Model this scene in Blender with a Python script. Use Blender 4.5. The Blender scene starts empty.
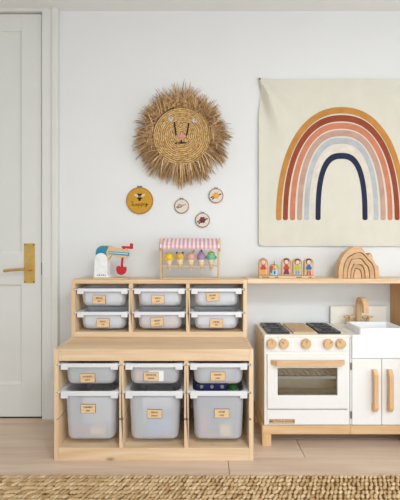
import bpy, bmesh, math, random
from mathutils import Vector, Matrix
random.seed(7)
PI = math.pi
scene = bpy.context.scene
COL = scene.collection

# ---------------------------------------------------------------- camera, light, exposure
CAM_Z, CAM_D, F_PX = 0.983, 2.15, 367.0
cam_data = bpy.data.cameras.new('camera')
cam_data.sensor_width = 36.0
cam_data.lens = F_PX * 36.0 / 500.0
cam_data.clip_start = 0.02
cam = bpy.data.objects.new('camera', cam_data)
COL.objects.link(cam)
cam.location = (0, -CAM_D, CAM_Z)
cam.rotation_euler = (PI / 2, 0, 0)
scene.camera = cam

world = bpy.data.worlds.new('daylight')
scene.world = world
world.use_nodes = True
world.node_tree.nodes['Background'].inputs[0].default_value = (0.75, 0.87, 1.0, 1)
world.node_tree.nodes['Background'].inputs[1].default_value = 1.0

def area(name, loc, rot, sx, sy, power, col):
    l = bpy.data.lights.new(name, 'AREA')
    l.shape = 'RECTANGLE'; l.size = sx; l.size_y = sy; l.energy = power; l.color = col
    o = bpy.data.objects.new(name, l); COL.objects.link(o)
    o.location = loc; o.rotation_euler = rot
    return o
ROOM_X0, ROOM_X1, ROOM_Y0, ROOM_H = -2.3, 2.6, -4.6, 2.383
# daylight entering by the window in the right wall and the wide window behind the camera
area('window_daylight_side', (ROOM_X1 + 0.12, -2.25, 1.15), (0, PI / 2, 0), 1.7, 2.1, 42, (0.87, 0.945, 1.0))
area('window_daylight_rear', (0.6, ROOM_Y0 - 0.12, 1.03), (-PI / 2, 0, PI), 3.0, 1.9, 78, (0.87, 0.945, 1.0))
area('added_fill_light', (0.9, -2.45, ROOM_H - 0.06), (0, 0, 0), 0.7, 0.7, 54, (0.92, 0.965, 1.0))  # added fill light with no seen source; lifts floor and top surfaces

vs = scene.view_settings
vs.view_transform = 'Standard'
vs.look = 'None'
vs.gamma = 1.0
vs.use_curve_mapping = False
vs.exposure = -0.55

# ---------------------------------------------------------------- helpers
def lin(c):
    c /= 255.0
    return c / 12.92 if c <= 0.04045 else ((c + 0.055) / 1.055) ** 2.4
def rgb(r, g, b):
    return (lin(r), lin(g), lin(b), 1)

MATS = {}
def nodes_of(name):
    m = bpy.data.materials.new(name); m.use_nodes = True
    nt = m.node_tree
    return m, nt, nt.nodes, nt.links, nt.nodes['Principled BSDF']

def ramp(nd, stops):
    r = nd.new('ShaderNodeValToRGB')
    e = r.color_ramp.elements
    e[0].position, e[0].color = stops[0]
    e[1].position, e[1].color = stops[-1]
    for p, c in stops[1:-1]:
        k = e.new(p); k.color = c
    return r

def plain(name, col, rough=0.5, noise=0.03, nscale=30, bump=0.0, metal=0.0, spec=0.4, bscale=None):
    """colour with a faint procedural unevenness and optional fine relief"""
    m, nt, nd, lk, b = nodes_of(name)
    tc = nd.new('ShaderNodeTexCoord')
    n = nd.new('ShaderNodeTexNoise'); n.inputs['Scale'].default_value = nscale; n.inputs['Detail'].default_value = 3
    lk.new(tc.outputs['Object'], n.inputs['Vector'])
    lo = tuple(max(0, c * (1 - noise * 2)) for c in col[:3]) + (1,)
    hi = tuple(min(1, c * (1 + noise * 2)) for c in col[:3]) + (1,)
    r = ramp(nd, [(0.3, lo), (0.7, hi)])
    lk.new(n.outputs['Fac'], r.inputs['Fac']); lk.new(r.outputs['Color'], b.inputs['Base Color'])
    b.inputs['Roughness'].default_value = rough
    b.inputs['Metallic'].default_value = metal
    b.inputs['Specular IOR Level'].default_value = spec
    if bump:
        n2 = nd.new('ShaderNodeTexNoise'); n2.inputs['Scale'].default_value = bscale or nscale * 4
        lk.new(tc.outputs['Object'], n2.inputs['Vector'])
        bp = nd.new('ShaderNodeBump'); bp.inputs['Strength'].default_value = bump; bp.inputs['Distance'].default_value = 0.002
        lk.new(n2.outputs['Fac'], bp.inputs['Height']); lk.new(bp.outputs['Normal'], b.inputs['Normal'])
    MATS[name] = m
    return m

def wood(name, light, dark, axis='x', grain=26.0, rough=0.5, knots=0.0, vary=0.0, contrast=1.0):
    """straight-grained wood; axis = direction of the grain"""
    m, nt, nd, lk, b = nodes_of(name)
    tc = nd.new('ShaderNodeTexCoord'); mp = nd.new('ShaderNodeMapping')
    oi = nd.new('ShaderNodeObjectInfo')
    s = [grain] * 3; s['xyz'.index(axis)] = grain * 0.06
    mp.inputs['Scale'].default_value = s
    mul = nd.new('ShaderNodeMath'); mul.operation = 'MULTIPLY'; mul.inputs[1].default_value = 37.0
    lk.new(oi.outputs['Random'], mul.inputs[0])
    lk.new(mul.outputs[0], mp.inputs['Location'])
    lk.new(tc.outputs['Object'], mp.inputs['Vector'])
    n1 = nd.new('ShaderNodeTexNoise'); n1.inputs['Scale'].default_value = 1.0; n1.inputs['Detail'].default_value = 5
    n1.inputs['Distortion'].default_value = 0.8
    lk.new(mp.outputs['Vector'], n1.inputs['Vector'])
    n2 = nd.new('ShaderNodeTexNoise'); n2.inputs['Scale'].default_value = 5.0; n2.inputs['Detail'].default_value = 2
    lk.new(mp.outputs['Vector'], n2.inputs['Vector'])
    mx = nd.new('ShaderNodeMath'); mx.operation = 'MULTIPLY_ADD'; mx.inputs[1].default_value = 0.3
    lk.new(n2.outputs['Fac'], mx.inputs[0]); lk.new(n1.outputs['Fac'], mx.inputs[2])
    w = 0.22 / contrast
    mid = tuple((a + c) / 2 for a, c in zip(light, dark))
    r = ramp(nd, [(0.65 - w, dark), (0.65, mid), (0.65 + w, light)])
    lk.new(mx.outputs[0], r.inputs['Fac'])
    out = r.outputs['Color']
    if knots:
        mk = nd.new('ShaderNodeMapping'); sk = [7.0] * 3; sk['xyz'.index(axis)] = 3.2
        mk.inputs['Scale'].default_value = sk
        lk.new(mul.outputs[0], mk.inputs['Location']); lk.new(tc.outputs['Object'], mk.inputs['Vector'])
        v = nd.new('ShaderNodeTexVoronoi'); v.inputs['Scale'].default_value = 1.0
        lk.new(mk.outputs['Vector'], v.inputs['Vector'])
        kr = ramp(nd, [(0.03, (1, 1, 1, 1)), (0.09, (0, 0, 0, 1))])
        lk.new(v.outputs['Distance'], kr.inputs['Fac'])
        kf = nd.new('ShaderNodeMath'); kf.operation = 'MULTIPLY'; kf.inputs[1].default_value = knots
        lk.new(kr.outputs['Color'], kf.inputs[0])
        km = nd.new('ShaderNodeMix'); km.data_type = 'RGBA'
        lk.new(kf.outputs[0], km.inputs[0]); lk.new(out, km.inputs[6])
        km.inputs[7].default_value = tuple(c * 0.35 for c in dark[:3]) + (1,)
        out = km.outputs[2]
    if vary:
        hs = nd.new('ShaderNodeHueSaturation')
        mr = nd.new('ShaderNodeMapRange'); mr.inputs[3].default_value = 1 - vary; mr.inputs[4].default_value = 1 + vary
        lk.new(oi.outputs['Random'], mr.inputs[0]); lk.new(mr.outputs[0], hs.inputs['Value'])
        lk.new(out, hs.inputs['Color']); out = hs.outputs['Color']
    lk.new(out, b.inputs['Base Color'])
    b.inputs['Roughness'].default_value = rough; b.inputs['Specular IOR Level'].default_value = 0.35
    bp = nd.new('ShaderNodeBump'); bp.inputs['Strength'].default_value = 0.08; bp.inputs['Distance'].default_value = 0.001
    lk.new(mx.outputs[0], bp.inputs['Height']); lk.new(bp.outputs['Normal'], b.inputs['Normal'])
    MATS[name] = m
    return m

def island(name, cols, rough=0.8, bump=0.3, bscale=400):
    """straw / fibre: each strand (mesh island) takes its own tone"""
    m, nt, nd, lk, b = nodes_of(name)
    g = nd.new('ShaderNodeNewGeometry')
    n = len(cols)
    r = ramp(nd, [(i / (n - 1), c) for i, c in enumerate(cols)])
    lk.new(g.outputs['Random Per Island'], r.inputs['Fac'])
    lk.new(r.outputs['Color'], b.inputs['Base Color'])
    b.inputs['Roughness'].default_value = rough; b.inputs['Specular IOR Level'].default_value = 0.2
    tc = nd.new('ShaderNodeTexCoord'); t = nd.new('ShaderNodeTexNoise'); t.inputs['Scale'].default_value = bscale
    lk.new(tc.outputs['Object'], t.inputs['Vector'])
    bp = nd.new('ShaderNodeBump'); bp.inputs['Strength'].default_value = bump; bp.inputs['Distance'].default_value = 0.002
    lk.new(t.outputs['Fac'], bp.inputs['Height']); lk.new(bp.outputs['Normal'], b.inputs['Normal'])
    MATS[name] = m
    return m

def fabric(name, col, scale=900, bump=0.25, noise=0.03):
    m, nt, nd, lk, b = nodes_of(name)
    tc = nd.new('ShaderNodeTexCoord')
    n = nd.new('ShaderNodeTexNoise'); n.inputs['Scale'].default_value = 14; n.inputs['Detail'].default_value = 4
    lk.new(tc.outputs['Object'], n.inputs['Vector'])
    r = ramp(nd, [(0.3, tuple(c * (1 - noise * 2) for c in col[:3]) + (1,)), (0.7, tuple(min(1, c * (1 + noise * 2)) for c in col[:3]) + (1,))])
    lk.new(n.outputs['Fac'], r.inputs['Fac']); lk.new(r.outputs['Color'], b.inputs['Base Color'])
    b.inputs['Roughness'].default_value = 0.95; b.inputs['Specular IOR Level'].default_value = 0.1
    bp = nd.new('ShaderNodeBump'); bp.inputs['Strength'].default_value = bump; bp.inputs['Distance'].default_value = 0.001
    ws = []
    for d in ('X', 'Z'):
        w = nd.new('ShaderNodeTexWave'); w.bands_direction = d; w.inputs['Scale'].default_value = scale / 6.28
        lk.new(tc.outputs['Object'], w.inputs['Vector']); ws.append(w)
    ad = nd.new('ShaderNodeMath'); lk.new(ws[0].outputs['Fac'], ad.inputs[0]); lk.new(ws[1].outputs['Fac'], ad.inputs[1])
    lk.new(ad.outputs[0], bp.inputs['Height']); lk.new(bp.outputs['Normal'], b.inputs['Normal'])
    MATS[name] = m
    return m

def frosted(name, col):
    """milky see-through plastic"""
    m, nt, nd, lk, b = nodes_of(name)
    b.inputs['Base Color'].default_value = col; b.inputs['Roughness'].default_value = 0.38
    tr = nd.new('ShaderNodeBsdfTranslucent'); tr.inputs['Color'].default_value = (0.93, 0.95, 1.0, 1)
    tp = nd.new('ShaderNodeBsdfTransparent'); tp.inputs['Color'].default_value = (0.97, 0.98, 1, 1)
    tc = nd.new('ShaderNodeTexCoord'); n = nd.new('ShaderNodeTexNoise'); n.inputs['Scale'].default_value = 900
    lk.new(tc.outputs['Object'], n.inputs['Vector'])
    bp = nd.new('ShaderNodeBump'); bp.inputs['Strength'].default_value = 0.08; bp.inputs['Distance'].default_value = 0.0005
    lk.new(n.outputs['Fac'], bp.inputs['Height']); lk.new(bp.outputs['Normal'], b.inputs['Normal'])
    m1 = nd.new('ShaderNodeMixShader'); m1.inputs[0].default_value = 0.15
    m2 = nd.new('ShaderNodeMixShader'); m2.inputs[0].default_value = 0.36
    lk.new(b.outputs[0], m1.inputs[1]); lk.new(tr.outputs[0], m1.inputs[2])
    lk.new(m1.outputs[0], m2.inputs[1]); lk.new(tp.outputs[0], m2.inputs[2])
    lk.new(m2.outputs[0], nd['Material Output'].inputs['Surface'])
    MATS[name] = m
    return m

def glass(name):
    m, nt, nd, lk, b = nodes_of(name)
    gl = nd.new('ShaderNodeBsdfGlossy'); gl.inputs['Roughness'].default_value = 0.03
    tp = nd.new('ShaderNodeBsdfTransparent'); tp.inputs['Color'].default_value = (0.95, 0.95, 0.94, 1)
    fr = nd.new('ShaderNodeFresnel'); fr.inputs['IOR'].default_value = 1.95
    mx = nd.new('ShaderNodeMixShader')
    lk.new(fr.outputs[0], mx.inputs[0]); lk.new(tp.outputs[0], mx.inputs[1]); lk.new(gl.outputs[0], mx.inputs[2])
    lk.new(mx.outputs[0], nd['Material Output'].inputs['Surface'])
    nd.remove(b)
    MATS[name] = m
    return m

# ---- meshes
def B():
    return bmesh.new()

def add_box(bm, x0, x1, y0, y1, z0, z1):
    v = [bm.verts.new(p) for p in ((x0, y0, z0), (x1, y0, z0), (x1, y1, z0), (x0, y1, z0),
                                   (x0, y0, z1), (x1, y0, z1), (x1, y1, z1), (x0, y1, z1))]
    for f in ((3, 2, 1, 0), (4, 5, 6, 7), (0, 1, 5, 4), (1, 2, 6, 5), (2, 3, 7, 6), (3, 0, 4, 7)):
        bm.faces.new([v[i] for i in f])
    return v

def add_prism(bm, pts, axis, a, b):
    """polygon pts (two coordinates) extruded along axis from a to b"""
    def p3(p, t):
        return {'x': (t, p[0], p[1]), 'y': (p[0], t, p[1]), 'z': (p[0], p[1], t)}[axis]
    lo = [bm.verts.new(p3(p, a)) for p in pts]; hi = [bm.verts.new(p3(p, b)) for p in pts]
    n = len(pts)
    bm.faces.new(lo); bm.faces.new(hi[::-1])
    for i in range(n):
        j = (i + 1) % n
        bm.faces.new((lo[j], lo[i], hi[i], hi[j]))

def add_tube(bm, pts, rad, segs=8, closed=False, flat=1.0):
    pts = [Vector(p) for p in pts]; n = len(pts)
    rads = rad if isinstance(rad, (list, tuple)) else [rad] * n
    rings = []; up = Vector((0.0123, 0.0371, 1)).normalized()
    for i, p in enumerate(pts):
        a = pts[(i - 1) % n] if (closed or i > 0) else p
        c = pts[(i + 1) % n] if (closed or i < n - 1) else p
        t = (c - a).normalized()
        u = t.cross(up)
        if u.length < 0.05:
            u = t.cross(Vector((1, 0, 0)))
        u.normalize(); w = t.cross(u)
        rings.append([bm.verts.new(p + (u * math.cos(2 * PI * k / segs) + w * flat * math.sin(2 * PI * k / segs)) * rads[i]) for k in range(segs)])
    m = n if closed else n - 1
    for i in range(m):
        r0, r1 = rings[i], rings[(i + 1) % n]
        for k in range(segs):
            bm.faces.new((r0[k], r0[(k + 1) % segs], r1[(k + 1) % segs], r1[k]))
    if not closed:
        bm.faces.new(rings[0][::-1]); bm.faces.new(rings[-1])

def add_lathe(bm, prof, segs=20, mat=None):
    """profile of (radius, height) turned about z, then moved by mat"""
    mat = mat or Matrix.Identity(4)
    rings = []
    for r, z in prof:
        if r < 1e-6:
            rings.append([bm.verts.new(mat @ Vector((0, 0, z)))])
        else:
            rings.append([bm.verts.new(mat @ Vector((r * math.cos(2 * PI * k / segs), r * math.sin(2 * PI * k / segs), z))) for k in range(segs)])
    for a, b in zip(rings, rings[1:]):
        for k in range(segs):
            j = (k + 1) % segs
            if len(a) == 1 and len(b) == 1: continue
            if len(a) == 1: bm.faces.new((a[0], b[k], b[j]))
            elif len(b) == 1: bm.faces.new((a[k], a[j], b[0]))
            else: bm.faces.new((a[k], a[j], b[j], b[k]))
    if len(rings[0]) > 1: bm.faces.new(rings[0][::-1])
    if len(rings[-1]) > 1: bm.faces.new(rings[-1])

def add_ellipsoid(bm, c, rx, ry, rz, segs=10, rings=6, rot=None):
    m = Matrix.Translation(c) @ (rot or Matrix.Identity(4)) @ Matrix.Diagonal((rx, ry, rz, 1))
    prof = [(math.sin(PI * i / rings), -math.cos(PI * i / rings)) for i in range(rings + 1)]
    add_lathe(bm, prof, segs, m)

def rrect(w, d, r, n=5):
    """rounded rectangle round the origin"""
    out = []
    for cx, cy, a0 in ((w / 2 - r, d / 2 - r, 0), (-w / 2 + r, d / 2 - r, 90), (-w / 2 + r, -d / 2 + r, 180), (w / 2 - r, -d / 2 + r, 270)):
        for k in range(n + 1):
            a = math.radians(a0 + 90 * k / n)
            out.append((cx + r * math.cos(a), cy + r * math.sin(a)))
    return out

def bridge(bm, loops, close=False):
    m = len(loops)
    for i in range(m if close else m - 1):
        a, b = loops[i], loops[(i + 1) % m]
        n = len(a)
        for k in range(n):
            bm.faces.new((a[k], a[(k + 1) % n], b[(k + 1) % n], b[k]))

def bevel(bm, w, segs=2):
    bmesh.ops.recalc_face_normals(bm, faces=bm.faces)
    ed = [e for e in bm.edges if len(e.link_faces) == 2 and e.calc_face_angle(0) > 0.5]
    bmesh.ops.bevel(bm, geom=ed, offset=w, segments=segs, affect='EDGES', profile=0.5, clamp_overlap=True)

def obj(name, bm, mat, parent=None, world_space=False, smooth=False, bev=0.0, loc=None, keep=False):
    """one mesh object; with world_space the vertices were given in world coordinates and are moved into the parent's frame"""
    if bev: bevel(bm, bev)
    if world_space and parent is not None:
        r = parent
        while r.parent: r = r.parent
        bmesh.ops.translate(bm, verts=bm.verts, vec=-r.location)
    bmesh.ops.recalc_face_normals(bm, faces=bm.faces)
    me = bpy.data.meshes.new(name); bm.to_mesh(me); bm.free()
    me.materials.append(MATS[mat])
    if smooth:
        for p in me.polygons: p.use_smooth = True
        try: me.set_sharp_from_angle(angle=math.radians(40))
        except Exception: pass
    o = bpy.data.objects.new(name, me); COL.objects.link(o)
    if parent is not None: o.parent = parent
    if loc is not None: o.location = loc
    return o

def tag(o, label=None, cat=None, group=None, kind=None):
    if label: o['label'] = label
    if cat: o['category'] = cat
    if group: o['group'] = group
    if kind: o['kind'] = kind
    return o

def thing(name, label, cat, loc, rz=0.0, group=None):
    e = bpy.data.objects.new(name, None); COL.objects.link(e)
    e.empty_display_size = 0.05
    e.location = loc; e.rotation_euler = (0, 0, rz)
    return tag(e, label, cat, group)

def copy_tree(o, parent=None):
    c = o.copy(); COL.objects.link(c); c.parent = parent
    for ch in list(o.children): copy_tree(ch, c)
    return c

def box(name, mat, parent, x0, x1, y0, y1, z0, z1, bev=0.0015, ws=True):
    bm = B(); add_box(bm, x0, x1, y0, y1, z0, z1)
    return obj(name, bm, mat, parent, world_space=ws, bev=bev)

def disc(name, mat, parent, c, r, th, segs=24, ws=True, bev=0.0):
    """disc facing the room (-y); c = centre of its back face"""
    bm = B(); M = Matrix.Translation(c) @ Matrix.Rotation(PI / 2, 4, 'X')
    add_lathe(bm, [(r, 0), (r, th)], segs, M)
    return obj(name, bm, mat, parent, world_space=ws, smooth=True, bev=bev)

# ---------------------------------------------------------------- materials
plain('wall_paint', rgb(232, 233, 232), 0.85, 0.006, 3, 0.05, bscale=260)
plain('ceiling_paint', rgb(240, 241, 240), 0.9, 0.006, 3)
plain('door_paint', rgb(226, 226, 221), 0.5, 0.008, 4)
plain('gap_black', rgb(24, 20, 18), 0.9)
wood('floor_oak', rgb(232, 210, 190), rgb(206, 178, 154), 'x', 16, 0.48, 0.0, 0.06, 0.8)
plain('floor_joint', rgb(124, 98, 80), 0.9)
for ax in 'xyz':
    wood('pine_' + ax, rgb(242, 217, 184), rgb(220, 184, 142), ax, 20, 0.5, 0.7, 0.02, 1.1)
    wood('beech_' + ax, rgb(232, 196, 152), rgb(208, 166, 118), ax, 40, 0.45, 0, 0.03, 0.8)
    wood('ply_' + ax, rgb(228, 200, 160), rgb(204, 168, 124), ax, 40, 0.5, 0, 0.03, 0.8)
for ax in 'xz': wood('cabinet_oak' + ('' if ax == 'z' else '_x'), rgb(222, 178, 128), rgb(190, 142, 94), ax, 26, 0.5, 0, 0, 0.8)  # wood tone darker and more orange than the pine
wood('tag_wood', rgb(240, 210, 166), rgb(224, 186, 138), 'x', 60, 0.6)
wood('pale_ply', rgb(240, 224, 196), rgb(226, 204, 170), 'z', 30, 0.5)
plain('burnt_edge', rgb(84, 52, 30), 0.8)
plain('engraving', rgb(92, 58, 34), 0.9)
frosted('bin_plastic', rgb(243, 247, 255))
plain('rim_plastic', rgb(232, 233, 236), 0.35, 0.005)
plain('paper_white', rgb(240, 240, 238), 0.7)
plain('white_lacquer', rgb(242, 241, 239), 0.4, 0.006, 6)
plain('cream_lacquer', rgb(242, 238, 226), 0.5, 0.01, 6)
plain('sink_white', rgb(246, 246, 248), 0.3, 0.004)
plain('burner_black', rgb(34, 35, 38), 0.36, 0.06, 40)
plain('burner_grate', rgb(50, 52, 56), 0.5, 0.06, 40)
plain('brass', rgb(212, 178, 108), 0.42, 0.03, 60, metal=1.0)
plain('screw_dark', rgb(90, 74, 48), 0.4, metal=0.8)
plain('steel', rgb(120, 116, 112), 0.35, metal=0.9)
plain('hinge_bronze', rgb(150, 128, 92), 0.4, metal=0.5)
glass('oven_glass')
plain('oven_inside', rgb(240, 230, 208), 0.6, 0.04, 12)
island('rug_jute', [rgb(176, 142, 98), rgb(204, 172, 128), rgb(222, 194, 152), rgb(190, 156, 110), rgb(230, 204, 164)], 0.9, 0.5, 320)
plain('rug_base', rgb(132, 98, 60), 0.95, 0.1, 90)
island('mane_straw', [rgb(110, 76, 46), rgb(206, 164, 114), rgb(232, 198, 150), rgb(158, 116, 74), rgb(244, 220, 180), rgb(190, 148, 100), rgb(218, 180, 130)], 0.8, 0.3)
island('coil_straw', [rgb(166, 124, 72), rgb(220, 182, 124), rgb(240, 208, 152), rgb(190, 148, 92), rgb(228, 192, 134)], 0.75, 0.3)
plain('straw_backing', rgb(124, 88, 50), 0.9, 0.1, 60)
plain('black_yarn', rgb(22, 20, 20), 0.9)
plain('pink_yarn', rgb(214, 150, 140), 0.9, 0.05, 80)
plain('eye_white', rgb(206, 204, 202), 0.4)
fabric('mustard_cloth', rgb(206, 156, 62))
wood('hoop_wood', rgb(176, 130, 88), rgb(140, 96, 60), 'x', 50)
plain('mustard_ring', rgb(176, 124, 48), 0.7, 0.05, 80)
fabric('cream_cloth', rgb(226, 216, 202))
fabric('canvas', rgb(223, 219, 204), 700, 0.2, 0.012)
for nm, c in (('mustard', (196, 138, 74)), ('rust', (152, 78, 56)), ('coral', (206, 132, 104)), ('clay', (196, 160, 144)),
              ('mist', (188, 190, 194)), ('sand', (226, 215, 200)), ('navy', (50, 54, 78))):
    plain('dye_' + nm, rgb(*c), 0.95, 0.05, 22, spec=0.1)
for nm, c in (('toy_red', (196, 24, 40)), ('toy_teal', (44, 132, 158)), ('toy_sky', (150, 210, 232)), ('toy_yellow', (238, 200, 40)),
              ('toy_pink', (224, 168, 158)), ('toy_lilac', (170, 134, 176)), ('toy_mint', (120, 190, 160)), ('toy_lime', (180, 190, 50)),
              ('toy_white', (238, 238, 236)), ('toy_cone', (242, 224, 190)), ('toy_cone_dark', (208, 172, 120)), ('toy_honey', (226, 188, 84)), ('toy_brown', (88, 52, 34)),
              ('toy_purple', (120, 40, 84)), ('toy_blue', (40, 100, 170)), ('toy_green', (70, 150, 70)), ('toy_orange', (236, 160, 50)),
              ('toy_skin', (236, 196, 168)), ('toy_hair', (70, 42, 36)), ('toy_navy', (28, 36, 92)), ('toy_black', (26, 26, 28)),
              ('toy_stripe', (228, 160, 172)), ('toy_maroon', (110, 24, 34)), ('toy_leaf', (70, 84, 48)), ('toy_tan', (176, 134, 110)),
              ('toy_grey', (150, 150, 150)), ('toy_print', (120, 150, 190)), ('toy_crimson', (190, 60, 50))):
    plain(nm, rgb(*c), 0.5, 0.03, 40)

# ---------------------------------------------------------------- the room
def struct(o, label=None):
    o['kind'] = 'structure'
    if label: o['label'] = label
    return o

X0, X1, Y0, H = ROOM_X0, ROOM_X1, ROOM_Y0, ROOM_H
bm = B(); add_box(bm, X0 - 0.1, X1 + 0.1, Y0 - 0.1, 0.1, -0.1, -0.008)
floor = struct(obj('floor', bm, 'floor_joint'), 'pale oak floor of wide planks')
# planks run along x; rows 0.174 deep with a joint every 1.9 m
row_d = 0.174
ys = []
y = -0.063 + row_d
while y > Y0: ys.append(y); y -= row_d
ys.append(Y0)
joints_for = {}
for i in range(len(ys) - 1):
    y1, y0 = min(ys[i], 0.0), max(ys[i + 1], Y0)
    if y1 - y0 < 0.01: continue
    off = random.uniform(-1.9, 0)
    if abs(y1 + 0.237) < 0.01: off = 0.498 - 1.9 * 2
    elif abs(y1 + 0.411) < 0.01: off = 0.13 - 1.9 * 2
    elif abs(y1 + 0.063) < 0.01: off = -0.3 - 1.9 * 2
    x = X0; cuts = [X0]
    k = off
    while k < X1:
        if k > X0 + 0.05: cuts.append(k)
        k += 1.9
    cuts.append(X1)
    for a, b_ in zip(cuts, cuts[1:]):
        bm = B(); add_box(bm, -(b_ - a) / 2 + 0.0013, (b_ - a) / 2 - 0.0013, -(y1 - y0) / 2 + 0.0013, (y1 - y0) / 2 - 0.0013, -0.008, 0)
        obj('plank', bm, 'floor_oak', floor, bev=0.001, loc=((a + b_) / 2, (y0 + y1) / 2, 0))

bm = B(); add_box(bm, X0 - 0.1, X1 + 0.1, Y0 - 0.1, 0.1, H, H + 0.1)
struct(obj('ceiling', bm, 'ceiling_paint'), 'off-white ceiling')

# back wall with the door opening
DX0, DX1, DTOP = -1.736, -0.920, 2.368
bm = B()
add_box(bm, DX1, X1 + 0.1, 0, 0.1, 0, H)
add_box(bm, X0 - 0.1, DX0, 0, 0.1, 0, H)
add_box(bm, DX0, DX1, 0, 0.1, DTOP, H)
add_box(bm, DX0, DX1, 0.08, 0.1, 0, DTOP)
struct(obj('wall_back', bm, 'wall_paint'), 'plain off-white wall behind the storage units')
bm = B(); add_box(bm, X0 - 0.1, X0, Y0 - 0.1, 0.0, 0, H)
struct(obj('wall_left', bm, 'wall_paint'))
# right wall with window opening
WY0, WY1, WZ0, WZ1 = -3.3, -1.2, 0.30, 2.0
bm = B()
add_box(bm, X1, X1 + 0.1, Y0 - 0.1, WY0, 0, H); add_box(bm, X1, X1 + 0.1, WY1, 0, 0, H)
add_box(bm, X1, X1 + 0.1, WY0, WY1, 0, WZ0); add_box(bm, X1, X1 + 0.1, WY0, WY1, WZ1, H)
struct(obj('wall_right', bm, 'wall_paint'))
# wall behind the camera with a wide window
VX0, VX1, VZ0, VZ1 = -0.9, 2.1, 0.08, 1.98
bm = B()
add_box(bm, X0, VX0, Y0 - 0.1, Y0, 0, H); add_box(bm, VX1, X1, Y0 - 0.1, Y0, 0, H)
add_box(bm, VX0, VX1, Y0 - 0.1, Y0, 0, VZ0); add_box(bm, VX0, VX1, Y0 - 0.1, Y0, VZ1, H)
struct(obj('wall_front', bm, 'wall_paint'))
w1 = bpy.data.objects.new('window_1', None); COL.objects.link(w1); struct(w1); w1.location = (X1, (WY0 + WY1) / 2, WZ0)
for z in (WZ0, WZ1 - 0.05): box('frame_rail', 'white_lacquer', w1, X1 + 0.02, X1 + 0.07, WY0, WY1, z, z + 0.05)
for yy in (WY0, (WY0 + WY1) / 2 - 0.025, WY1 - 0.05): box('frame_stile', 'white_lacquer', w1, X1 + 0.02, X1 + 0.07, yy, yy + 0.05, WZ0 + 0.05, WZ1 - 0.05)
w2 = bpy.data.objects.new('window_2', None); COL.objects.link(w2); struct(w2); w2.location = ((VX0 + VX1) / 2, Y0, VZ0)
for z in (VZ0, VZ1 - 0.05): box('frame_rail', 'white_lacquer', w2, VX0, VX1, Y0 - 0.07, Y0 - 0.02, z, z + 0.05)
for xx in (VX0, -0.025, 1.0, VX1 - 0.05): box('frame_stile', 'white_lacquer', w2, xx, xx + 0.05, Y0 - 0.07, Y0 - 0.02, VZ0 + 0.05, VZ1 - 0.05)

# door leaf: stiles, rails and recessed flat panels
door = bpy.data.objects.new('door_1', None); COL.objects.link(door)
struct(door, 'off-white panelled door with long brass handle plate'); door.location = (-1.33, 0, 0)
FY = -0.006                                    # face of the leaf
LX0, LX1, LZ0, LZ1 = DX0 + 0.004, -0.9265, 0.009, 2.361
PX0, PX1 = LX0 + 0.117, -1.043
rails = [(LZ0, 0.198), (0.781, 0.965), (2.26, LZ1)]
box('stile', 'door_paint', door, LX0, PX0, FY, FY + 0.04, LZ0, LZ1)
box('stile', 'door_paint', door, PX1, LX1, FY, FY + 0.04, LZ0, LZ1)
for z0, z1 in rails: box('rail', 'door_paint', door, PX0, PX1, FY, FY + 0.04, z0, z1, 0.001)
for z0, z1 in ((0.198, 0.781), (0.965, 2.26)):
    bm = B()                                   # panel with a small sloped moulding
    o_ = [(PX0, z0), (PX1, z0), (PX1, z1), (PX0, z1)]
    i_ = [(PX0 + 0.012, z0 + 0.012), (PX1 - 0.012, z0 + 0.012), (PX1 - 0.012, z1 - 0.012), (PX0 + 0.012, z1 - 0.012)]
    l0 = [bm.verts.new((p[0], FY + 0.006, p[1])) for p in o_]
    l1 = [bm.verts.new((p[0], FY + 0.013, p[1])) for p in i_]
    bridge(bm, [l0, l1]); bm.faces.new(l1)
    l2 = [bm.verts.new((p[0], FY + 0.03, p[1])) for p in o_]
    bridge(bm, [l2, l0]); bm.faces.new(l2[::-1])
    obj('panel', bm, 'door_paint', door, world_space=True)
# handle
hp = box('handle_plate', 'brass', door, -1.026, -0.963, FY - 0.005, FY, 0.790, 1.021, 0.001)
hp['label'] = 'tall brass handle plate'
for sx in (-1.020, -0.969):
    for sz in (0.797, 1.014):
        disc('screw', 'screw_dark', hp, (sx, FY - 0.005, sz), 0.0038, 0.002, 12)
disc('handle_rose', 'brass', door, (-0.992, FY - 0.004, 0.874), 0.013, 0.03, 20, bev=0.001)
bm = B()
add_tube(bm, [(-0.985, FY - 0.045, 0.874), (-1.02, FY - 0.046, 0.872), (-1.08, FY - 0.047, 0.868), (-1.120, FY - 0.045, 0.863)], [0.0115, 0.0105, 0.0105, 0.0115], 12, flat=0.75)
add_tube(bm, [(-0.992, FY - 0.030, 0.874), (-0.992, FY - 0.052, 0.874)], 0.012, 14)
lv = obj('lever', bm, 'brass', door, world_space=True, smooth=True); lv['label'] = 'brass lever handle'
box('latch_plate', 'screw_dark', door, LX1 + 0.0005, LX1 + 0.003, FY - 0.002, FY + 0.03, 0.84, 0.91, 0)
# casing
t1 = bpy.data.objects.new('trim_1', None); COL.objects.link(t1); struct(t1, 'off-white casing round the door'); t1.location = (-0.86, 0, 0)
box('casing_board', 'door_paint', t1, -0.916, -0.855, -0.024, 0.0, 0, 2.383, 0.0015)
box('back_band', 'door_paint', t1, -0.855, -0.8215, -0.036, 0.0, 0, 2.383, 0.004)
box('casing_board', 'door_paint', t1, DX0 - 0.06, DX0, -0.024, 0.0, 0, 2.383)
box('header', 'door_paint', t1, DX0, -0.916, -0.024, 0.0, 2.367, 2.383, 0.001)
box('gap_shade', 'gap_black', t1, LX1 + 0.0001, DX1, 0.03, 0.05, 0, DTOP, 0)  # black strip standing in for the shade in the door-edge gap

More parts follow.
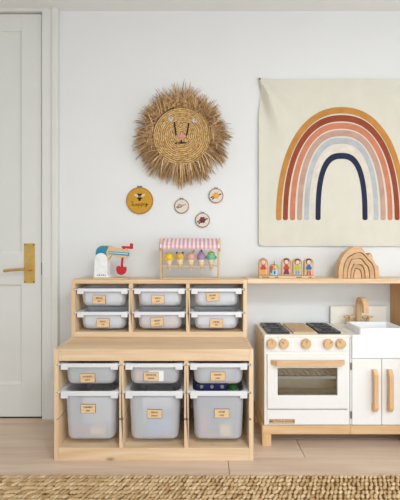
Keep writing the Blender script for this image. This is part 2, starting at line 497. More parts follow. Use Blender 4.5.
# added fill lamp, unseen behind the camera: a shallow square frame round its light
cl = thing('added_fill_lamp', 'added square fill lamp on the ceiling, out of view', 'added fill lamp', (0.9, -2.45, ROOM_H))
for a in ((0.52, 0.545, -2.83, -2.07), (1.255, 1.28, -2.83, -2.07), (0.545, 1.255, -2.83, -2.805), (0.545, 1.255, -2.095, -2.07)):
    box('frame_side', 'white_lacquer', cl, a[0], a[1], a[2], a[3], ROOM_H - 0.055, ROOM_H, 0.002)

# ---------------------------------------------------------------- storage units
UX0, UX1 = -0.680, 0.249
TH = 0.020
BAY = (UX1 - UX0 - 4 * TH) / 3
def notched(x0, x1, z0, z1, grooves, left, right, dep=0.009, hh=0.0095):
    """front outline of an upright with runner grooves cut in its left and / or right face"""
    pts = [(x0, z0), (x1, z0)]
    if right:
        for g in grooves: pts += [(x1, g), (x1 - dep, g), (x1 - dep, g + hh), (x1, g + hh)]
    pts += [(x1, z1), (x0, z1)]
    if left:
        for g in reversed(grooves): pts += [(x0, g + hh), (x0 + dep, g + hh), (x0 + dep, g), (x0, g)]
    return pts

def unit(name, label, x0, depth, z0, z1, grooves, bottom_rail, top_rail, board, wz='pine_z', wx='pine_x'):
    """open wooden frame with three bays"""
    x1 = x0 + (UX1 - UX0)
    t = thing(name, label, 'storage unit', ((x0 + x1) / 2, -depth / 2, z0))
    yb, yf = -0.003, -depth
    for i in range(4):
        a = x0 + i * (BAY + TH)
        zt, zb = (z1, z0) if i in (0, 3) else (z1 - top_rail, z0 + bottom_rail)
        bm = B(); add_prism(bm, notched(a, a + TH, zb, zt, grooves, i > 0, i < 3), 'y', yf + (0 if i in (0, 3) else 0.0015), yb)
        obj('side_panel' if i in (0, 3) else 'divider', bm, wz, t, world_space=True, bev=0.0012)
    i0, i1 = x0 + TH, x1 - TH
    box('top_board', wx, t, i0, i1, yf + 0.0185, yb, z1 - board, z1 - 0.0005)
    box('front_rail', wx, t, i0, i1, yf + 0.0005, yf + 0.018, z1 - top_rail, z1)
    box('bottom_board', wx, t, i0, i1, yf + 0.0185, yb, z0 + bottom_rail - board - 0.002, z0 + bottom_rail - 0.002)
    box('bottom_rail', wx, t, i0, i1, yf + 0.0005, yf + 0.018, z0, z0 + bottom_rail)
    box('back_rail', wx, t, i0, i1, yb - 0.016, yb - 0.001, z1 - 0.10, z1 - board - 0.001)
    return t

LOW_TOP, LOW_D, UP_TOP, UP_D = 0.520, 0.44, 0.826, 0.21
G_LOW = (0.1885, 0.3125, 0.4425)
G_UP = (0.6455, 0.7695)
unit('storage_unit', 'low pine storage unit with three bays of frosted bins on floor', UX0, LOW_D, 0, LOW_TOP, G_LOW, 0.060, 0.054, 0.02)
unit('storage_unit', 'shallow pine storage unit with six small bins, standing on the low unit', UX0, UP_D, LOW_TOP, UP_TOP, G_UP, 0.030, 0.021, 0.02)
# the matching pair on the far side of the play kitchen (only its side shows)
RX = 1.113
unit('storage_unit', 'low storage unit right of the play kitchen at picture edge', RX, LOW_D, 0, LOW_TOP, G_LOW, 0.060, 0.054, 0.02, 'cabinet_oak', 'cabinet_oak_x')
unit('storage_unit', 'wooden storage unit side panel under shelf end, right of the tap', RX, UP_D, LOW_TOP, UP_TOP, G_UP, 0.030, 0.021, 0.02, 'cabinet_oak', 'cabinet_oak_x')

# ---- bins
def make_bin(W, Dp, Hh, lip, tab):
    t = thing('storage_bin', 'x', 'storage bin', (0, 0, 0))
    bm = B()
    def loop(w, d, r, z, n=6): return [bm.verts.new((p[0], p[1], z)) for p in rrect(w, d, r, n)]
    def body(z):                               # width, depth at height z (tapered)
        k = 1 - z / Hh
        return W - 0.034 - 0.020 * k, Dp - 0.022 - 0.020 * k
    zs = [Hh - 0.006, Hh * 0.6, Hh * 0.3, 0.022]
    L = []
    for z in zs:
        w, d = body(z); L.append(loop(w, d, 0.036, z))
    for z, ins in ((0.012, 0.003), (0.005, 0.009), (0.001, 0.018), (0, 0.027)):
        w, d = body(z); L.append(loop(w - 2 * ins, d - 2 * ins, max(0.012, 0.036 - ins), z))
    bridge(bm, L); bm.faces.new(L[-1])
    obj('body', bm, 'bin_plastic', t, smooth=True)
    bm = B()
    w, d = body(Hh)
    R = [loop(w, d, 0.036, Hh - 0.007), loop(w, d, 0.036, Hh - 0.001), loop(W - 0.006, Dp - 0.006, 0.022, Hh), loop(W, Dp, 0.024, Hh - 0.003),
         loop(W, Dp, 0.024, Hh - lip), loop(W - 0.007, Dp - 0.007, 0.022, Hh - lip), loop(W - 0.008, Dp - 0.008, 0.022, Hh - 0.007)]
    bridge(bm, R, True)
    rim = obj('rim', bm, 'rim_plastic', t, smooth=True)
    for s in (-1, 1):
        bm = B()                               # runner that slides in the groove
        add_box(bm, *sorted((s * (W / 2 - 0.004), s * (BAY / 2 + 0.0075))), -Dp / 2 + 0.004, Dp / 2 - 0.01, Hh - 0.0085, Hh - 0.0015)
        obj('runner', bm, 'rim_plastic', rim, bev=0.001)
        bm = B()                               # thicker corner of the front lip
        xa, xb = sorted((s * (W / 2 - 0.006), s * (W / 2 - 0.040)))
        add_box(bm, xa, xb, -Dp / 2 + 0.001, -Dp / 2 + 0.016, Hh - tab, Hh - 0.004)
        obj('lip_corner', bm, 'rim_plastic', rim, bev=0.003)
    return t, body

def make_tag(parent, x, z, yfront, w, h, tilt):
    bm = B(); add_box(bm, -w / 2, w / 2, -0.004, 0.003, -h / 2, h / 2)
    p = obj('label_tag', bm, 'burnt_edge', parent)
    bm = B(); add_box(bm, -w / 2 + 0.0009, w / 2 - 0.0009, -0.0047, -0.0038, -h / 2 + 0.0009, h / 2 - 0.0009)
    f = obj('tag_face', bm, 'tag_wood', p)
    bm = B()                                   # engraved lettering, too small to read in the photograph
    for row, (zz, n, hh) in enumerate(((0.007, random.randint(6, 9), 0.0085), (-0.009, random.randint(3, 6), 0.0075))):
        st = w * 0.075; x0 = -n * st / 2
        for k in range(n):
            xx = x0 + (k + 0.5) * st; q = 0.00095
            add_box(bm, xx - st * 0.32, xx - st * 0.32 + 2 * q, -0.0051, -0.0044, zz - hh / 2, zz + hh / 2)
            m = random.choice((0, 1, 2))
            if m != 1: add_box(bm, xx - st * 0.32, xx + st * 0.3, -0.0051, -0.0044, zz + hh / 2 - 2 * q, zz + hh / 2)
            if m != 0: add_box(bm, xx - st * 0.32, xx + st * 0.3, -0.0051, -0.0044, zz - q, zz + q)
            if m == 2: add_box(bm, xx + st * 0.18, xx + st * 0.3, -0.0051, -0.0044, zz - hh / 2, zz + hh / 2)
    obj('engraved_word', bm, 'engraving', p)
    p.location = (x, yfront, z); p.rotation_euler = (0, tilt, 0)
    return p

W_R = BAY - 0.003
kinds = {'small': make_bin(W_R, 0.183, 0.097, 0.016, 0.030), 'flat': make_bin(W_R, 0.40, 0.107, 0.017, 0.030), 'deep': make_bin(W_R, 0.40, 0.240, 0.020, 0.034)}
dims = {'small': (0.183, 0.097), 'flat': (0.40, 0.107), 'deep': (0.40, 0.240)}
bins = [  # kind, bay, bottom z, tag pixel, tilt, label, group
    ('small', 0, 0.682, (99.5, 299.3), 0.02, 'small frosted bin, left in the top row of six small bins', 'small bins in the upper unit'),
    ('small', 1, 0.682, (158, 299.4), 0.0, 'small frosted bin, middle of the top row of six small bins', 'small bins in the upper unit'),
    ('small', 2, 0.682, (212.7, 296.5), -0.06, 'small frosted bin, right in the top row, its tag set high', 'small bins in the upper unit'),
    ('small', 0, 0.558, (103.3, 322.6), 0.01, 'small frosted bin, left in the second row just above low unit', 'small bins in the upper unit'),
    ('small', 1, 0.558, (157.3, 321.8), -0.09, 'small frosted bin with tilted tag, middle of the second row', 'small bins in the upper unit'),
    ('small', 2, 0.558, (216.3, 323), 0.02, 'small frosted bin, right in the second row just above low unit', 'small bins in the upper unit'),
    ('flat', 0, 0.345, (88, 377.6), -0.02, 'wide shallow frosted bin with green toy inside, left in low unit', 'shallow bins in the low unit'),
    ('flat', 1, 0.345, (151.3, 375.9), 0.0, 'wide shallow frosted bin with white paper beside its tag', 'shallow bins in the low unit'),
    ('flat', 2, 0.345, (217.8, 375.8), 0.0, 'wide shallow frosted bin above the bin holding dark blue toy', 'shallow bins in the low unit'),
    ('deep', 0, 0.082, (88.7, 407.8), 0.0, 'deep frosted bin with pink and yellow toys, left in low unit', 'deep bins in the low unit'),
    ('deep', 1, 0.082, (154.8, 413), 0.02, 'deep frosted bin in the middle bay of the low unit', 'deep bins in the low unit'),
    ('deep', 2, 0.082, (221.7, 412.6), 0.0, 'deep frosted bin with dark blue toy on top, right in low unit', 'deep bins in the low unit'),
]
used = set(); BINS = []
protos = {k: kinds[k][0] for k in kinds}
pristine = {}
for k, bay, zb, (tx, ty), tilt, label, group in bins:
    Dp, Hh = dims[k]
    if k in used:
        t = bpy.data.objects.new('storage_bin', None); COL.objects.link(t); t.empty_display_size = 0.05
        for ch in pristine[k]: copy_tree(ch, t)
    else:
        used.add(k); t = protos[k]; pristine[k] = list(t.children)
    tag(t, label, 'storage bin', group)
    cx = UX0 + TH + BAY / 2 + bay * (BAY + TH)
    cy = (-UP_D if k == 'small' else -LOW_D) + 0.004 + Dp / 2
    t.location = (cx, cy, zb)
    # tag position on the front of the tapered body
    d = CAM_D + cy - Dp / 2 + 0.02
    X = (tx - 200) * d / F_PX; Z = CAM_Z + (250 - ty) * d / F_PX
    bw, bd = kinds[k][1](Z - zb)
    sz = (0.069, 0.046) if k == 'small' else (0.070, 0.041)
    make_tag(t, X - cx, Z - zb, -bd / 2, sz[0], sz[1], tilt)
    if 'white paper' in label:
        bm = B(); add_box(bm, -0.016, 0.052, -0.0028, 0.001, -0.0245, 0.0245)
        o = obj('paper_slip', bm, 'paper_white', t, loc=(X - cx + 0.006, -bd / 2, Z - zb + 0.002)); o['label'] = 'white paper slip'
    BINS.append((k, bay, cx, cy, zb))

# ---- toys and added pale fillers inside the bins
def toy_block(label, mat, x, y, z, sx, sy, sz, rz=0.0):
    bm = B(); add_box(bm, -sx / 2, sx / 2, -sy / 2, sy / 2, 0, sz)
    o = obj('toy_block', bm, mat, bev=0.006, loc=(x, y, z)); o.rotation_euler = (0, 0, rz)
    return tag(o, label, 'toy')
def toy_ball(label, mat, x, y, z, r):
    t = thing('toy_ball', label, 'toy', (x, y, z))
    bm = B(); add_ellipsoid(bm, (0, 0, r), r, r, r, 16, 10); obj('shell', bm, mat, t, smooth=True)
    bm = B(); add_tube(bm, [(r * 1.01 * math.cos(a * PI / 12), r * 1.01 * math.sin(a * PI / 12), r) for a in range(24)], 0.002, 5, True); obj('seam', bm, 'toy_white', t)
    return t
bx = [UX0 + TH + BAY / 2 + i * (BAY + TH) for i in range(3)]
FRONT = -0.4105                                # inner face of the low unit's bins
toy_block('flat toy board lying on bottom of the left deep bin', 'toy_tan', bx[0], -0.235, 0.0835, 0.15, 0.28, 0.021)
toy_block('pink toy block at bottom of the left deep bin', 'toy_crimson', bx[0] - 0.052, FRONT + 0.03, 0.105, 0.065, 0.055, 0.026)
toy_block('yellow toy block at bottom of the left deep bin', 'toy_yellow', bx[0] + 0.030, FRONT + 0.03, 0.105, 0.068, 0.055, 0.030)
toy_block('added pale filler brightening the left deep bin', 'toy_white', bx[0] + 0.0, -0.20, 0.105, 0.15, 0.20, 0.13)  # pale block added to lighten this bin from inside
toy_block('flat toy board lying on bottom of the middle deep bin', 'toy_tan', bx[1], -0.235, 0.0835, 0.15, 0.28, 0.021)
toy_block('added pale filler brightening the middle deep bin', 'toy_white', bx[1], -0.20, 0.105, 0.15, 0.20, 0.13)  # same pale filler, lightening the middle bin
toy_block('pale blue toy block low in the middle deep bin', 'toy_print', bx[1] + 0.02, FRONT + 0.035, 0.105, 0.12, 0.06, 0.075)
toy_block('low toy board along front of the right deep bin', 'toy_tan', bx[2], -0.362, 0.0835, 0.16, 0.040, 0.0155)
toy_block('yellow toy block low in the right deep bin', 'toy_yellow', bx[2] + 0.034, FRONT + 0.022, 0.0995, 0.055, 0.040, 0.050)
toy_block('pink toy block low in the right deep bin', 'toy_crimson', bx[2] - 0.068, FRONT + 0.022, 0.0995, 0.032, 0.038, 0.100)
tb = thing('toy_case', 'dark blue toy case with round pale studs in the right deep bin', 'toy', (bx[2] - 0.025, -0.25, 0.0835))
bm = B(); add_box(bm, -0.055, 0.055, -0.085, 0.085, 0, 0.15); add_box(bm, -0.085, 0.07, -0.12, 0.085, 0.15, 0.250); obj('case_body', bm, 'toy_navy', tb, bev=0.008)
for k in (-0.055, -0.005, 0.045):
    disc('stud', 'toy_grey', tb, (k, -0.119, 0.238), 0.0085, 0.006, 16, ws=False)
toy_ball('green toy ball beside the dark blue case in right deep bin', 'toy_green', bx[2] + 0.077, -0.30, 0.2555, 0.028)
toy_block('black toy block under the green ball in right deep bin', 'toy_black', bx[2] + 0.066, -0.30, 0.0835, 0.035, 0.07, 0.172)
for i in (0, 1): toy_block('flat toy board in the %s shallow bin' % ('left', 'middle')[i], 'toy_tan', bx[i], -0.348, 0.3465, 0.15, 0.07, 0.0155)
toy_ball('green toy ball inside the left shallow bin', 'toy_green', bx[0] - 0.070, FRONT + 0.030, 0.362, 0.027)
toy_block('pinkish toy block inside the middle shallow bin', 'toy_orange', bx[1] - 0.075, FRONT + 0.024, 0.3625, 0.035, 0.045, 0.045)
for i, c in ((0, 'toy_white'), (1, 'toy_white'), (2, 'toy_white')):  # pale fillers added so the shallow bins look brighter
    toy_block('added pale filler brightening the %s shallow bin' % ('left', 'middle', 'right')[i], c, bx[i] + 0.0, -0.20, 0.3465, 0.15, 0.20, 0.06)
for zr, row_name, cols in ((0.682, 'top', ('toy_white', 'toy_white', 'paper_white')), (0.558, 'second', ('toy_white', 'toy_skin', 'paper_white'))):  # pale blocks put in to make the small bins brighter
    for i in range(3):
        toy_block('added pale filler brightening the %s small bin of the %s row' % (('left', 'middle', 'right')[i], row_name), cols[i], bx[i], -0.125, zr + 0.0015, 0.16, 0.065, 0.022)
        toy_block('added upper pale filler brightening the %s small bin of the %s row' % (('left', 'middle', 'right')[i], row_name), cols[i], bx[i], -0.135, zr + 0.024, 0.20, 0.085, 0.045)

# ---------------------------------------------------------------- wall shelf
sh = thing('wall_shelf', 'long pale wooden shelf board above the play kitchen', 'shelf', (0.681, -0.1, 0.805))
box('board', 'pine_x', sh, UX1 + 0.002, RX - 0.002, -0.2, -0.001, 0.805, 0.829, 0.002)
for xx in (0.45, 0.92): box('wall_cleat', 'pine_x', sh, xx, xx + 0.03, -0.02, -0.001, 0.790, 0.805)

# ---------------------------------------------------------------- play stove
KY = -0.309
st = thing('play_stove', 'white wooden play stove with oven, wooden knobs and black burners', 'play stove', (0.5375, -0.155, 0))
SX0, SX1, ST, SB = 0.323, 0.752, 0.557, 0.105
box('side_panel', 'pale_ply', st, SX0, SX0 + 0.012, KY + 0.004, -0.012, SB, ST - 0.012, 0.001)
box('side_panel', 'white_lacquer', st, SX1 - 0.012, SX1, KY + 0.004, -0.012, SB, ST - 0.012, 0.001)
box('front_edge', 'white_lacquer', st, SX0, SX0 + 0.013, KY, KY + 0.004, SB, ST - 0.012, 0.0008)
box('back_panel', 'oven_inside', st, SX0 + 0.012, SX1 - 0.012, -0.02, -0.012, SB, ST - 0.012, 0)
box('bottom_panel', 'oven_inside', st, SX0 + 0.012, SX1 - 0.012, KY + 0.02, -0.02, SB, SB + 0.012, 0)
box('added_oven_liner', 'oven_inside', st, SX0 + 0.0125, SX1 - 0.0125, -0.165, -0.155, 0.236, 0.47, 0)  # liner added ahead of the back panel to catch more light
box('oven_floor', 'oven_inside', st, SX0 + 0.012, SX1 - 0.012, KY + 0.02, -0.02, 0.225, 0.235, 0)
box('top_panel', 'cream_lacquer', st, SX0, SX1, KY - 0.002, -0.012, ST - 0.012, ST, 0.0015)
box('knob_panel', 'white_lacquer', st, SX0 + 0.013, SX1 - 0.002, KY - 0.001, KY + 0.016, 0.474, ST - 0.0125, 0.001)
for yy, zz in ((-0.22, 0.542), (-0.262, 0.519)):
    bm = B(); add_prism(bm, [(yy - 0.011, zz), (yy + 0.011, zz), (yy + 0.009, zz + 0.004), (yy - 0.009, zz + 0.004)], 'x', SX0 - 0.001, SX0 + 0.001)
    obj('side_slot', bm, 'burnt_edge', st, world_space=True)
box('front_rail', 'cream_lacquer', st, SX0 + 0.013, SX1 - 0.012, KY + 0.003, KY + 0.016, 0.455, 0.4735, 0.0005)
box('front_rail', 'cream_lacquer', st, SX0 + 0.013, SX1 - 0.012, KY + 0.0115, KY + 0.018, 0.175, 0.200, 0.0005)
# knobs
kx = [(272.1, 0), (284.6, -0.9), (306.9, 0), (329, 0.9), (341.6, -0.6)]
kd = CAM_D + KY - 0.02
knob_proto = None
for px, rot in kx:
    X = (px - 200) * kd / F_PX; Z = CAM_Z - (344.2 - 250) * kd / F_PX
    bm = B(); add_lathe(bm, [(0.0235, 0), (0.0245, 0.003), (0.0245, 0.015), (0.0225, 0.019), (0.006, 0.0195)], 28, Matrix.Rotation(PI / 2, 4, 'X'))
    o = obj('knob', bm, 'beech_x', st, smooth=True, loc=Vector((X, KY - 0.001, Z)) - st.location)
    bm = B(); add_box(bm, -0.0012, 0.0012, -0.0203, -0.018, 0.004, 0.019)
    q = obj('knob_mark', bm, 'burnt_edge', o); o.rotation_euler = (0, rot, 0)
# oven door with window
ox0, ox1, oz0, oz1 = 0.337, 0.745, 0.191, 0.461
wx0, wx1, wz0, wz1 = 0.388, 0.687, 0.256, 0.394
dY0, dY1 = KY - 0.008, KY + 0.010
bm = B()
def ring(y): return [bm.verts.new((p[0], y, p[1])) for p in ((ox0, oz0), (ox1, oz0), (ox1, oz1), (ox0, oz1))], [bm.verts.new((p[0], y, p[1])) for p in ((wx0, wz0), (wx1, wz0), (wx1, wz1), (wx0, wz1))]
fo, fi = ring(dY0); bo, bi = ring(dY1)
bridge(bm, [fo, fi]); bridge(bm, [bi, bo]); bridge(bm, [bo, fo]); bridge(bm, [fi, bi])
od = obj('oven_door', bm, 'white_lacquer', st, world_space=True, bev=0.0012)
bm = B(); add_box(bm, wx0, wx1, dY0 + 0.007, dY0 + 0.009, wz0, wz1)
obj('window_pane', bm, 'oven_glass', od, world_space=True)
bm = B()                                       # long handle: trapezoid bar on two feet
hz0, hz1 = 0.4105, 0.4355
prof = [(0.352, dY0), (0.384, dY0), (0.394, dY0 - 0.012), (0.684, dY0 - 0.012), (0.694, dY0), (0.724, dY0), (0.698, dY0 - 0.030), (0.378, dY0 - 0.030)]
add_prism(bm, prof, 'z', hz0, hz1)
obj('oven_handle', bm, 'beech_x', od, world_space=True, bev=0.002)
rk = thing('oven_rack', 'white wire rack inside the play oven', 'rack', (0.5375, -0.155, 0.336))
bm = B(); add_box(bm, SX0 + 0.0125, SX1 - 0.0125, -0.292, -0.275, 0.330, 0.344); obj('front_bar', bm, 'white_lacquer', rk, world_space=True, bev=0.001)
bm = B(); add_box(bm, SX0 + 0.0125, SX1 - 0.0125, -0.177, -0.168, 0.332, 0.340); obj('rear_bar', bm, 'white_lacquer', rk, world_space=True, bev=0.001)
for k in range(14):
    xx = SX0 + 0.03 + k * 0.0285
    box('rod', 'white_lacquer', rk, xx - 0.0015, xx + 0.0015, -0.276, -0.176, 0.334, 0.338, 0)
# drawer front with its plate
dr = box('drawer_front', 'white_lacquer', st, SX0 + 0.013, 0.745, KY - 0.003, KY + 0.014, 0.108, 0.181, 0.001)
pl = box('name_plate', 'tag_wood', st, 0.347, 0.474, KY - 0.0055, KY - 0.003, 0.1155, 0.137, 0.0005)
fc = bpy.data.curves.new('plate_text', 'FONT'); fc.body = 'MILTON & GOOSE'; fc.size = 0.0148; fc.extrude = 0.0004; fc.offset = 0.0003
fc.align_x = 'CENTER'; fc.align_y = 'CENTER'
fo_ = bpy.data.objects.new('plate_text', fc); COL.objects.link(fo_)
dg = bpy.context.evaluated_depsgraph_get(); dg.update()
me = bpy.data.meshes.new_from_object(fo_.evaluated_get(dg))
bpy.data.objects.remove(fo_)
me.materials.clear(); me.materials.append(MATS['engraving'])
lt = bpy.data.objects.new('lettering', me); COL.objects.link(lt); lt.parent = pl
lt.rotation_euler = (PI / 2, 0, 0); lt.location = Vector((0.4105, KY - 0.0058, 0.1262)) - st.location
bm = B()
for a in ((0.3475, 0.4735, 0.1158, 0.1172), (0.3475, 0.4735, 0.1353, 0.1367), (0.3475, 0.3490, 0.1158, 0.1367), (0.4720, 0.4735, 0.1158, 0.1367)):
    add_box(bm, a[0], a[1], KY - 0.0060, KY - 0.0052, a[2], a[3])
obj('plate_border', bm, 'engraving', pl, world_space=True)
# burners: black tiles, each with a raised grate
for x0 in (0.342, 0.602):
    for y0 in (-0.288, -0.164):
        bm = B(); add_box(bm, x0, x0 + 0.113, y0, y0 + 0.106, ST, ST + 0.0125)
        bu = obj('burner', bm, 'burner_black', st, world_space=True, bev=0.0015)
        cx, cy = x0 + 0.0565, y0 + 0.053
        bm = B()
        for k in range(4):
            a = PI / 4 + k * PI / 2
            c = Vector((cx, cy, ST + 0.0132))
            add_tube(bm, [c + Vector((math.cos(a) * 0.014, math.sin(a) * 0.014, 0)), c + Vector((math.cos(a) * 0.046, math.sin(a) * 0.046, 0))], 0.0024, 6)
        add_tube(bm, [(cx + 0.020 * math.cos(t * PI / 10), cy + 0.020 * math.sin(t * PI / 10), ST + 0.0130) for t in range(20)], 0.0020, 6, True)
        obj('grate', bm, 'burner_grate', bu, world_space=True, smooth=True)
gp = box('griddle_board', 'ply_y', st, 0.474, 0.594, -0.290, -0.052, ST, ST + 0.009, 0.0015)
for k in range(7):
    xx = 0.484 + k * 0.0155
    box('ridge', 'ply_y', gp, xx, xx + 0.008, -0.284, -0.058, ST + 0.0088, ST + 0.0108, 0.0006)
# base frame and legs
def base(t, x0, x1, legs):
    box('base_rail', 'beech_x', t, x0, x1, KY - 0.004, KY + 0.022, 0.060, SB - 0.0005, 0.002)
    box('base_rail', 'beech_x', t, x0, x1, -0.045, -0.018, 0.060, SB - 0.0005, 0.002)
    for a in legs:
        for ya, yb in ((KY - 0.004, KY + 0.034), (-0.056, -0.018)):
            box('leg', 'beech_z', t, a, a + 0.045, ya, yb, 0, 0.0598, 0.002)
base(st, 0.312, 0.7535, (0.312,))
box('base_side', 'beech_y', st, 0.312, 0.336, KY + 0.0225, -0.0455, 0.060, SB - 0.0005)

# ---------------------------------------------------------------- play sink cabinet
sk = thing('play_sink', 'white play sink cabinet with two doors and long wooden handles', 'play sink', (0.91, -0.155, 0))
KX0, KX1 = 0.7545, 1.066
box('side_panel', 'white_lacquer', sk, KX0, KX0 + 0.008, KY + 0.004, -0.012, SB, ST - 0.012, 0.001)
box('side_panel', 'ply_z', sk, KX1 - 0.012, KX1, KY + 0.004, -0.012, SB, ST - 0.012, 0.001)
box('back_panel', 'white_lacquer', sk, KX0 + 0.008, KX1 - 0.012, -0.02, -0.012, SB, ST - 0.012, 0)
box('bottom_panel', 'white_lacquer', sk, KX0 + 0.008, KX1 - 0.012, KY + 0.02, -0.02, SB, SB + 0.012, 0)
bm = B()                                       # worktop with a cut-out for the basin
BX0, BX1, BY0, BY1 = 0.800, 1.030, KY - 0.004, -0.135
add_box(bm, KX0, BX0 + 0.004, KY + 0.003, -0.012, ST - 0.012, ST); add_box(bm, BX1 - 0.004, KX1, KY + 0.003, -0.012, ST - 0.012, ST)
add_box(bm, BX0 + 0.004, BX1 - 0.004, BY1 - 0.004, -0.012, ST - 0.012, ST)
obj('worktop', bm, 'cream_lacquer', sk, world_space=True, bev=0.001)
box('apron', 'sink_white', sk, 0.762, KX1 - 0.001, KY - 0.006, KY + 0.0025, 0.441, ST + 0.001, 0.0012)
def rl(bm, x0, x1, y0, y1, z, r): return [bm.verts.new((p[0] + (x0 + x1) / 2, p[1] + (y0 + y1) / 2, z)) for p in rrect(x1 - x0, y1 - y0, r, 4)]
bm = B()
spec = [(-0.0, 0.500, 0.010), (0.0, ST + 0.0, 0.008), (0.0, 0.588, 0.008), (0.003, 0.591, 0.008), (0.011, 0.591, 0.008), (0.013, 0.588, 0.010), (0.020, 0.525, 0.018), (0.034, 0.515, 0.02)]
fr = KY + 0.003
Ls = []
for ins, z, r in spec:
    i2 = ins + (0.006 if z < ST - 0.001 else 0)
    Ls.append(rl(bm, BX0 + i2 if ins or z > ST - 0.001 else BX0 + 0.006, BX1 - i2, (fr if z < ST - 0.001 and ins == 0 else BY0) + i2, BY1 - i2, z, r))
bridge(bm, Ls); bm.faces.new(Ls[-1]); bm.faces.new(Ls[0][::-1])
obj('basin', bm, 'sink_white', sk, world_space=True, smooth=True)
bm = B(); add_lathe(bm, [(0.012, 0.515), (0.012, 0.5175), (0.009, 0.518), (0.0, 0.517)], 20, Matrix.Translation((0.915, -0.215, 0)))
obj('drain', bm, 'steel', sk, world_space=True, smooth=True)
for i, (a, b_) in enumerate(((0.7625, 0.9085), (0.9115, 1.0585))):
    d_ = box('cabinet_door', 'white_lacquer', sk, a, b_, KY - 0.004, KY + 0.012, 0.108, 0.4385, 0.001)
    hx = 0.859 if i == 0 else 0.9335
    bm = B()                                   # D-handle with chamfered corners, profile in y-z
    z0, z1 = 0.180, 0.388; yo = KY - 0.004
    prof = [(yo, z0), (yo, z0 + 0.034), (yo - 0.013, z0 + 0.042), (yo - 0.013, z1 - 0.042), (yo, z1 - 0.034), (yo, z1), (yo - 0.020, z1), (yo - 0.032, z1 - 0.022), (yo - 0.032, z0 + 0.022), (yo - 0.020, z0)]
    add_prism(bm, prof, 'x', hx, hx + 0.021)
    obj('door_handle', bm, 'beech_z', d_, world_space=True, bev=0.0015)
for z in (0.40, 0.155): box('hinge', 'hinge_bronze', sk, 0.7555, 0.7615, KY - 0.003, KY + 0.003, z - 0.017, z + 0.017, 0.0005)
base(sk, 0.754, 1.075, (1.03,))
box('base_side', 'beech_y', sk, 1.051, 1.075, KY + 0.0225, -0.0455, 0.060, SB - 0.0005)
box('backsplash', 'cream_lacquer', sk, 0.756, 1.076, -0.030, -0.0125, ST + 0.0005, 0.658, 0.0015)
# tap
tp = thing('play_tap', 'wooden play tap with arched spout and cross handles behind basin', 'tap', (0.90, -0.085, ST))
FX, FYb = 0.897, -0.072
TB = ST + 0.0008
pts = []
for k in range(13):
    a = PI * k / 12
    pts.append((FYb - 0.043 + 0.043 * math.cos(a), 0.668 + 0.043 * math.sin(a)))
path = [(FYb, TB)] + pts + [(FYb - 0.086, 0.640)]
bm = B(); hw = 0.0125
outer, inner = [], []
n = len(path)
for i in range(n):
    a = Vector(path[max(0, i - 1)]); c = Vector(path[min(n - 1, i + 1)]); t_ = (c - a).normalized(); nn = Vector((-t_.y, t_.x))
    outer.append(Vector(path[i]) - nn * hw); inner.append(Vector(path[i]) + nn * hw)
Q = []
for xx in (FX - 0.014, FX + 0.014):
    Q.append(([bm.verts.new((xx, p.x, p.y)) for p in outer], [bm.verts.new((xx, p.x, p.y)) for p in inner]))
for i in range(n - 1):
    (oa, ia), (ob, ib) = Q
    bm.faces.new((oa[i], oa[i + 1], ia[i + 1], ia[i])); bm.faces.new((ob[i], ib[i], ib[i + 1], ob[i + 1]))
    bm.faces.new((oa[i], ob[i], ob[i + 1], oa[i + 1])); bm.faces.new((ia[i], ia[i + 1], ib[i + 1], ib[i]))
for e in (0, n - 1): bm.faces.new((Q[0][0][e], Q[0][1][e], Q[1][1][e], Q[1][0][e]))
obj('spout', bm, 'beech_z', tp, world_space=True, bev=0.002)
for s in (-1, 1):
    bm = B(); cx = FX + s * 0.052
    add_tube(bm, [(cx, FYb, TB), (cx, FYb, 0.612)], 0.009, 14)
    obj('valve', bm, 'beech_z', tp, world_space=True, smooth=True)
    bm = B(); add_tube(bm, [(cx - 0.030, FYb - 0.004, 0.604), (cx + 0.030, FYb + 0.004, 0.604)], 0.0065, 12)
    obj('valve_handle', bm, 'beech_x', tp, world_space=True, smooth=True)
    bm = B(); add_tube(bm, [(cx, FYb - 0.026, 0.604), (cx, FYb + 0.026, 0.604)], 0.0063, 12)
    obj('valve_handle', bm, 'beech_y', tp, world_space=True, smooth=True)

# ---------------------------------------------------------------- jute rug
rug = thing('jute_rug', 'chunky braided jute rug on the oak floor', 'rug', (0, -1.35, 0))
RX0, RX1, RY0, RY1 = -1.55, 1.55, -2.2, -0.562
box('backing', 'rug_base', rug, RX0, RX1, RY0, RY1, 0.0005, 0.006, 0.001)
verts, faces = [], []
pitch, rowp = 0.0180, 0.0250
sphere = []
SG, RG = 6, 4
for i in range(RG + 1):
    for k in range(SG):
        th = PI * i / RG; ph = 2 * PI * k / SG
        sphere.append(Vector((-math.cos(th), math.sin(th) * math.cos(ph), math.sin(th) * math.sin(ph))))
rows = int((RY1 - RY0) / rowp)
for j in range(rows):
    yy = RY1 - 0.012 - j * rowp
    fine = True
    nrow = int((RX1 - RX0) / pitch)
    for i in range(nrow):
        xx = RX0 + (i + 0.37 * j % 1 + random.uniform(-0.2, 0.2)) * pitch
        ang = 0.92 + random.uniform(-0.3, 0.3)
        ca, sa = math.cos(ang), math.sin(ang)
        lx, ly, lz = 0.0200 * random.uniform(0.85, 1.15), 0.0080 * random.uniform(0.9, 1.15), 0.0080 * random.uniform(0.85, 1.15)
        b0 = len(verts); y2 = yy + random.uniform(-0.002, 0.002); z2 = 0.0085 + random.uniform(-0.0012, 0.0015)
        for s in sphere:
            px, py, pz = s.x * lx, s.y * ly, s.z * lz
            pz -= s.x * 0.004
            verts.append((xx + px * ca - py * sa, y2 + px * sa + py * ca, max(0.001, z2 + pz)))
        for r_ in range(RG):
            for k in range(SG):
                k2 = (k + 1) % SG
                faces.append((b0 + r_ * SG + k, b0 + r_ * SG + k2, b0 + (r_ + 1) * SG + k2, b0 + (r_ + 1) * SG + k))
